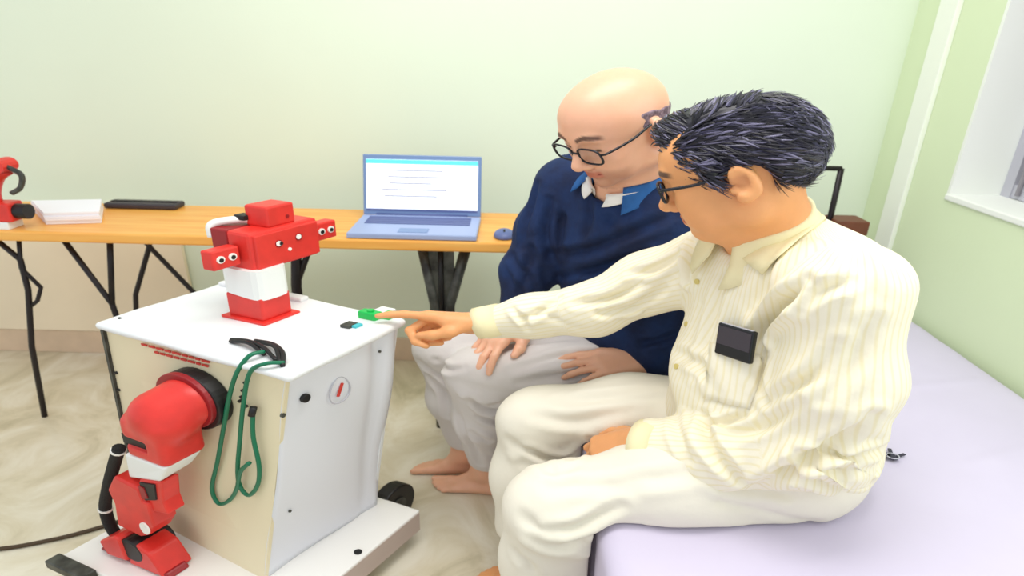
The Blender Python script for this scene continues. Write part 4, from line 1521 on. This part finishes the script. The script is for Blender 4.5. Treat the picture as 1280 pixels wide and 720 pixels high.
def half2(n_, d0):
    n3 = h2R @ unit(n_)
    p0 = h2c + n3 * d0 * h2k
    return lambda X, Y, Z: -((X - p0[0]) * n3[0] + (Y - p0[1]) * n3[1] + (Z - p0[2]) * n3[2])


F.op(half2((0, -.38, 1), .050), h2c - .2, h2c + .2, .004, 'sub')
F.op(half2((0, 1, -.1), .034), h2c - .2, h2c + .2, .004, 'sub')
F.op(half2((0, -.1, -1), .045), h2c - .2, h2c + .2, .006, 'sub')
F.cone(H2(-.1, .0, -.012), H2(.1, .0, -.012), .036, .036, .004, 'sub')
F.waves(.0012, 160, 4)
V, Q = F.mesh()
finish('hair', V, Q, 'hair_grey', m2, smooth_sh=True)
eyeglasses(m2, h2c, h2R, h2k, r=.0021, drop=.006)

# trousers
F = Field((-.27, 1.20, .05), (.52, 1.70, .78), .0046)
F.ell((.30, 1.45, .55), (.180, .140, .105), T2, .03)
F.chain([A(.34, 1.395, .53), A(.14, 1.395, .510), lkn2 + A(.01, 0, .005)], [.090, .080, .072], .05)
F.chain([A(.28, 1.54, .54), A(.05, 1.54, .522), rkn2 + A(.01, 0, .005)], [.090, .082, .070], .05)
F.chain([lkn2, A(-.06, 1.42, .30), A(-.048, 1.465, .13)], [.070, .058, .050], .04)
F.chain([rkn2, A(-.13, 1.54, .30), A(-.10, 1.555, .13)], [.068, .056, .048], .04)
F.waves(.0028, 24, 31)
for (a, b, r_, d_) in (((-.12, 1.31, .50), (.02, 1.30, .46), .012, .010), ((-.11, 1.31, .46), (.0, 1.31, .43), .012, -.008), ((-.10, 1.32, .43), (.0, 1.32, .41), .011, .010), ((.0, 1.30, .50), (.12, 1.30, .53), .014, .008),
                       ((.02, 1.33, .58), (.18, 1.31, .56), .014, .006), ((-.11, 1.37, .36), (-.05, 1.36, .20), .012, .008), ((-.08, 1.38, .30), (-.02, 1.39, .18), .010, -.006), ((-.20, 1.48, .46), (-.12, 1.47, .40), .012, .010)):
    F.crease(a, b, r_, d_)
rbox(F, (.9, 1.0, .20), (.775, 1.2, .284), .02, .006, 'sub')
F.cut((-.048, 1.465, .115), (.05, .1, -1), .08)
F.cut((-.10, 1.555, .115), (.05, .05, -1), .08)
V, Q = F.mesh()
V = pleat(relax(V, Q, 1, .4), Q, [
    ([(588, 500), (620, 512), (655, 508), (690, 492)], .009, .013), ([(600, 520), (630, 530), (655, 524)], .008, .011), ([(590, 540), (610, 552), (640, 548)], .008, .009), ([(575, 520), (590, 555), (600, 580)], .009, .009),
    ([(640, 462), (700, 446), (770, 440)], .010, .008), ([(650, 478), (700, 470), (740, 462)], .010, .008), ([(620, 440), (660, 430), (720, 424)], .010, .006), ([(535, 470), (555, 490), (560, 520)], .009, .010), ([(545, 450), (560, 462), (580, 460)], .008, .007)])
finish('trousers', V, Q, 'trouser_grey', m2, smooth_sh=True)

# sweater
F = Field((-.13, 1.17, .44), (.56, 1.68, 1.09), .0044)
F.ell((.225, 1.428, .875), (.165, .110, .165), T2, .03)
F.ell((.25, 1.435, .69), (.165, .130, .16), T2, .06)
F.ell((.295, 1.44, .575), (.170, .140, .11), T2, .05)
F.chain([lsh2, nk2 + A(.01, .005, -.012), rsh2], [.062, .055, .062], .05)
F.chain([lsh2, A(.335, 1.325, .82), lel2, lwr2 + A(.012, 0, .006)], [.070, .064, .056, .040], .035)
F.chain([rsh2, A(.070, 1.53, .86), rel2, rwr2 + A(0, .012, .02)], [.070, .062, .054, .040], .035)
F.waves(.0026, 24, 41)
for (a, b, r_, d_) in (((.12, 1.36, .80), (.22, 1.26, .76), .016, .010), ((.10, 1.38, .74), (.24, 1.27, .70), .014, -.008), ((.12, 1.36, .70), (.25, 1.28, .65), .014, .010), ((.10, 1.45, .92), (.08, 1.43, .78), .014, .010),
                       ((.04, 1.46, .86), (.01, 1.45, .76), .012, .008), ((.17, 1.30, .95), (.17, 1.29, .82), .016, -.006), ((-.01, 1.46, .76), (.03, 1.45, .68), .010, .008)):
    F.crease(a, b, r_, d_)
F.cone(nk2 + A(-.008, -.006, .0), H2(0, -.01, -.05), .060, .066, .01, 'sub')
rbox(F, (.9, 1.0, .20), (.775, 1.2, .284), .02, .006, 'sub')
V, Q = F.mesh()
V = pleat(relax(V, Q, 1, .4), Q, [
    ([(690, 318), (735, 312), (790, 290), (840, 268)], .011, .012), ([(700, 345), (750, 335), (810, 318)], .010, .011), ([(688, 250), (682, 290), (690, 325)], .009, .013), ([(735, 240), (738, 270), (730, 300)], .010, .006), ([(760, 245), (762, 275), (755, 300)], .010, .006),
    ([(672, 230), (660, 270), (655, 310)], .009, .008), ([(640, 320), (655, 345), (650, 370)], .009, .010), ([(665, 310), (660, 340), (668, 365)], .009, .012), ([(690, 365), (740, 360), (790, 350)], .010, .009), ([(800, 430), (825, 425), (850, 415)], .008, .009)])
sw = finish('sweater', V, Q, 'sweater_navy', m2, smooth_sh=True)
add_collar('shirt_collar', 'collar_blue', sw, nk2 + A(-.006, -.005, .032), H2(0, -.01, -.03) - nk2, A(-.75, -.6, -.2), .064, .094, .025, .014, gap=38, point=.026)
add_collar('undershirt_collar', 'cloth_white', sw, nk2 + A(-.013, -.013, .029), H2(0, -.01, -.03) - nk2, A(-.75, -.6, -.2), .060, .072, .012, .004, gap=16, point=.012)

for o in bpy.data.objects:
    if '_o' in o:
        del o['_o']
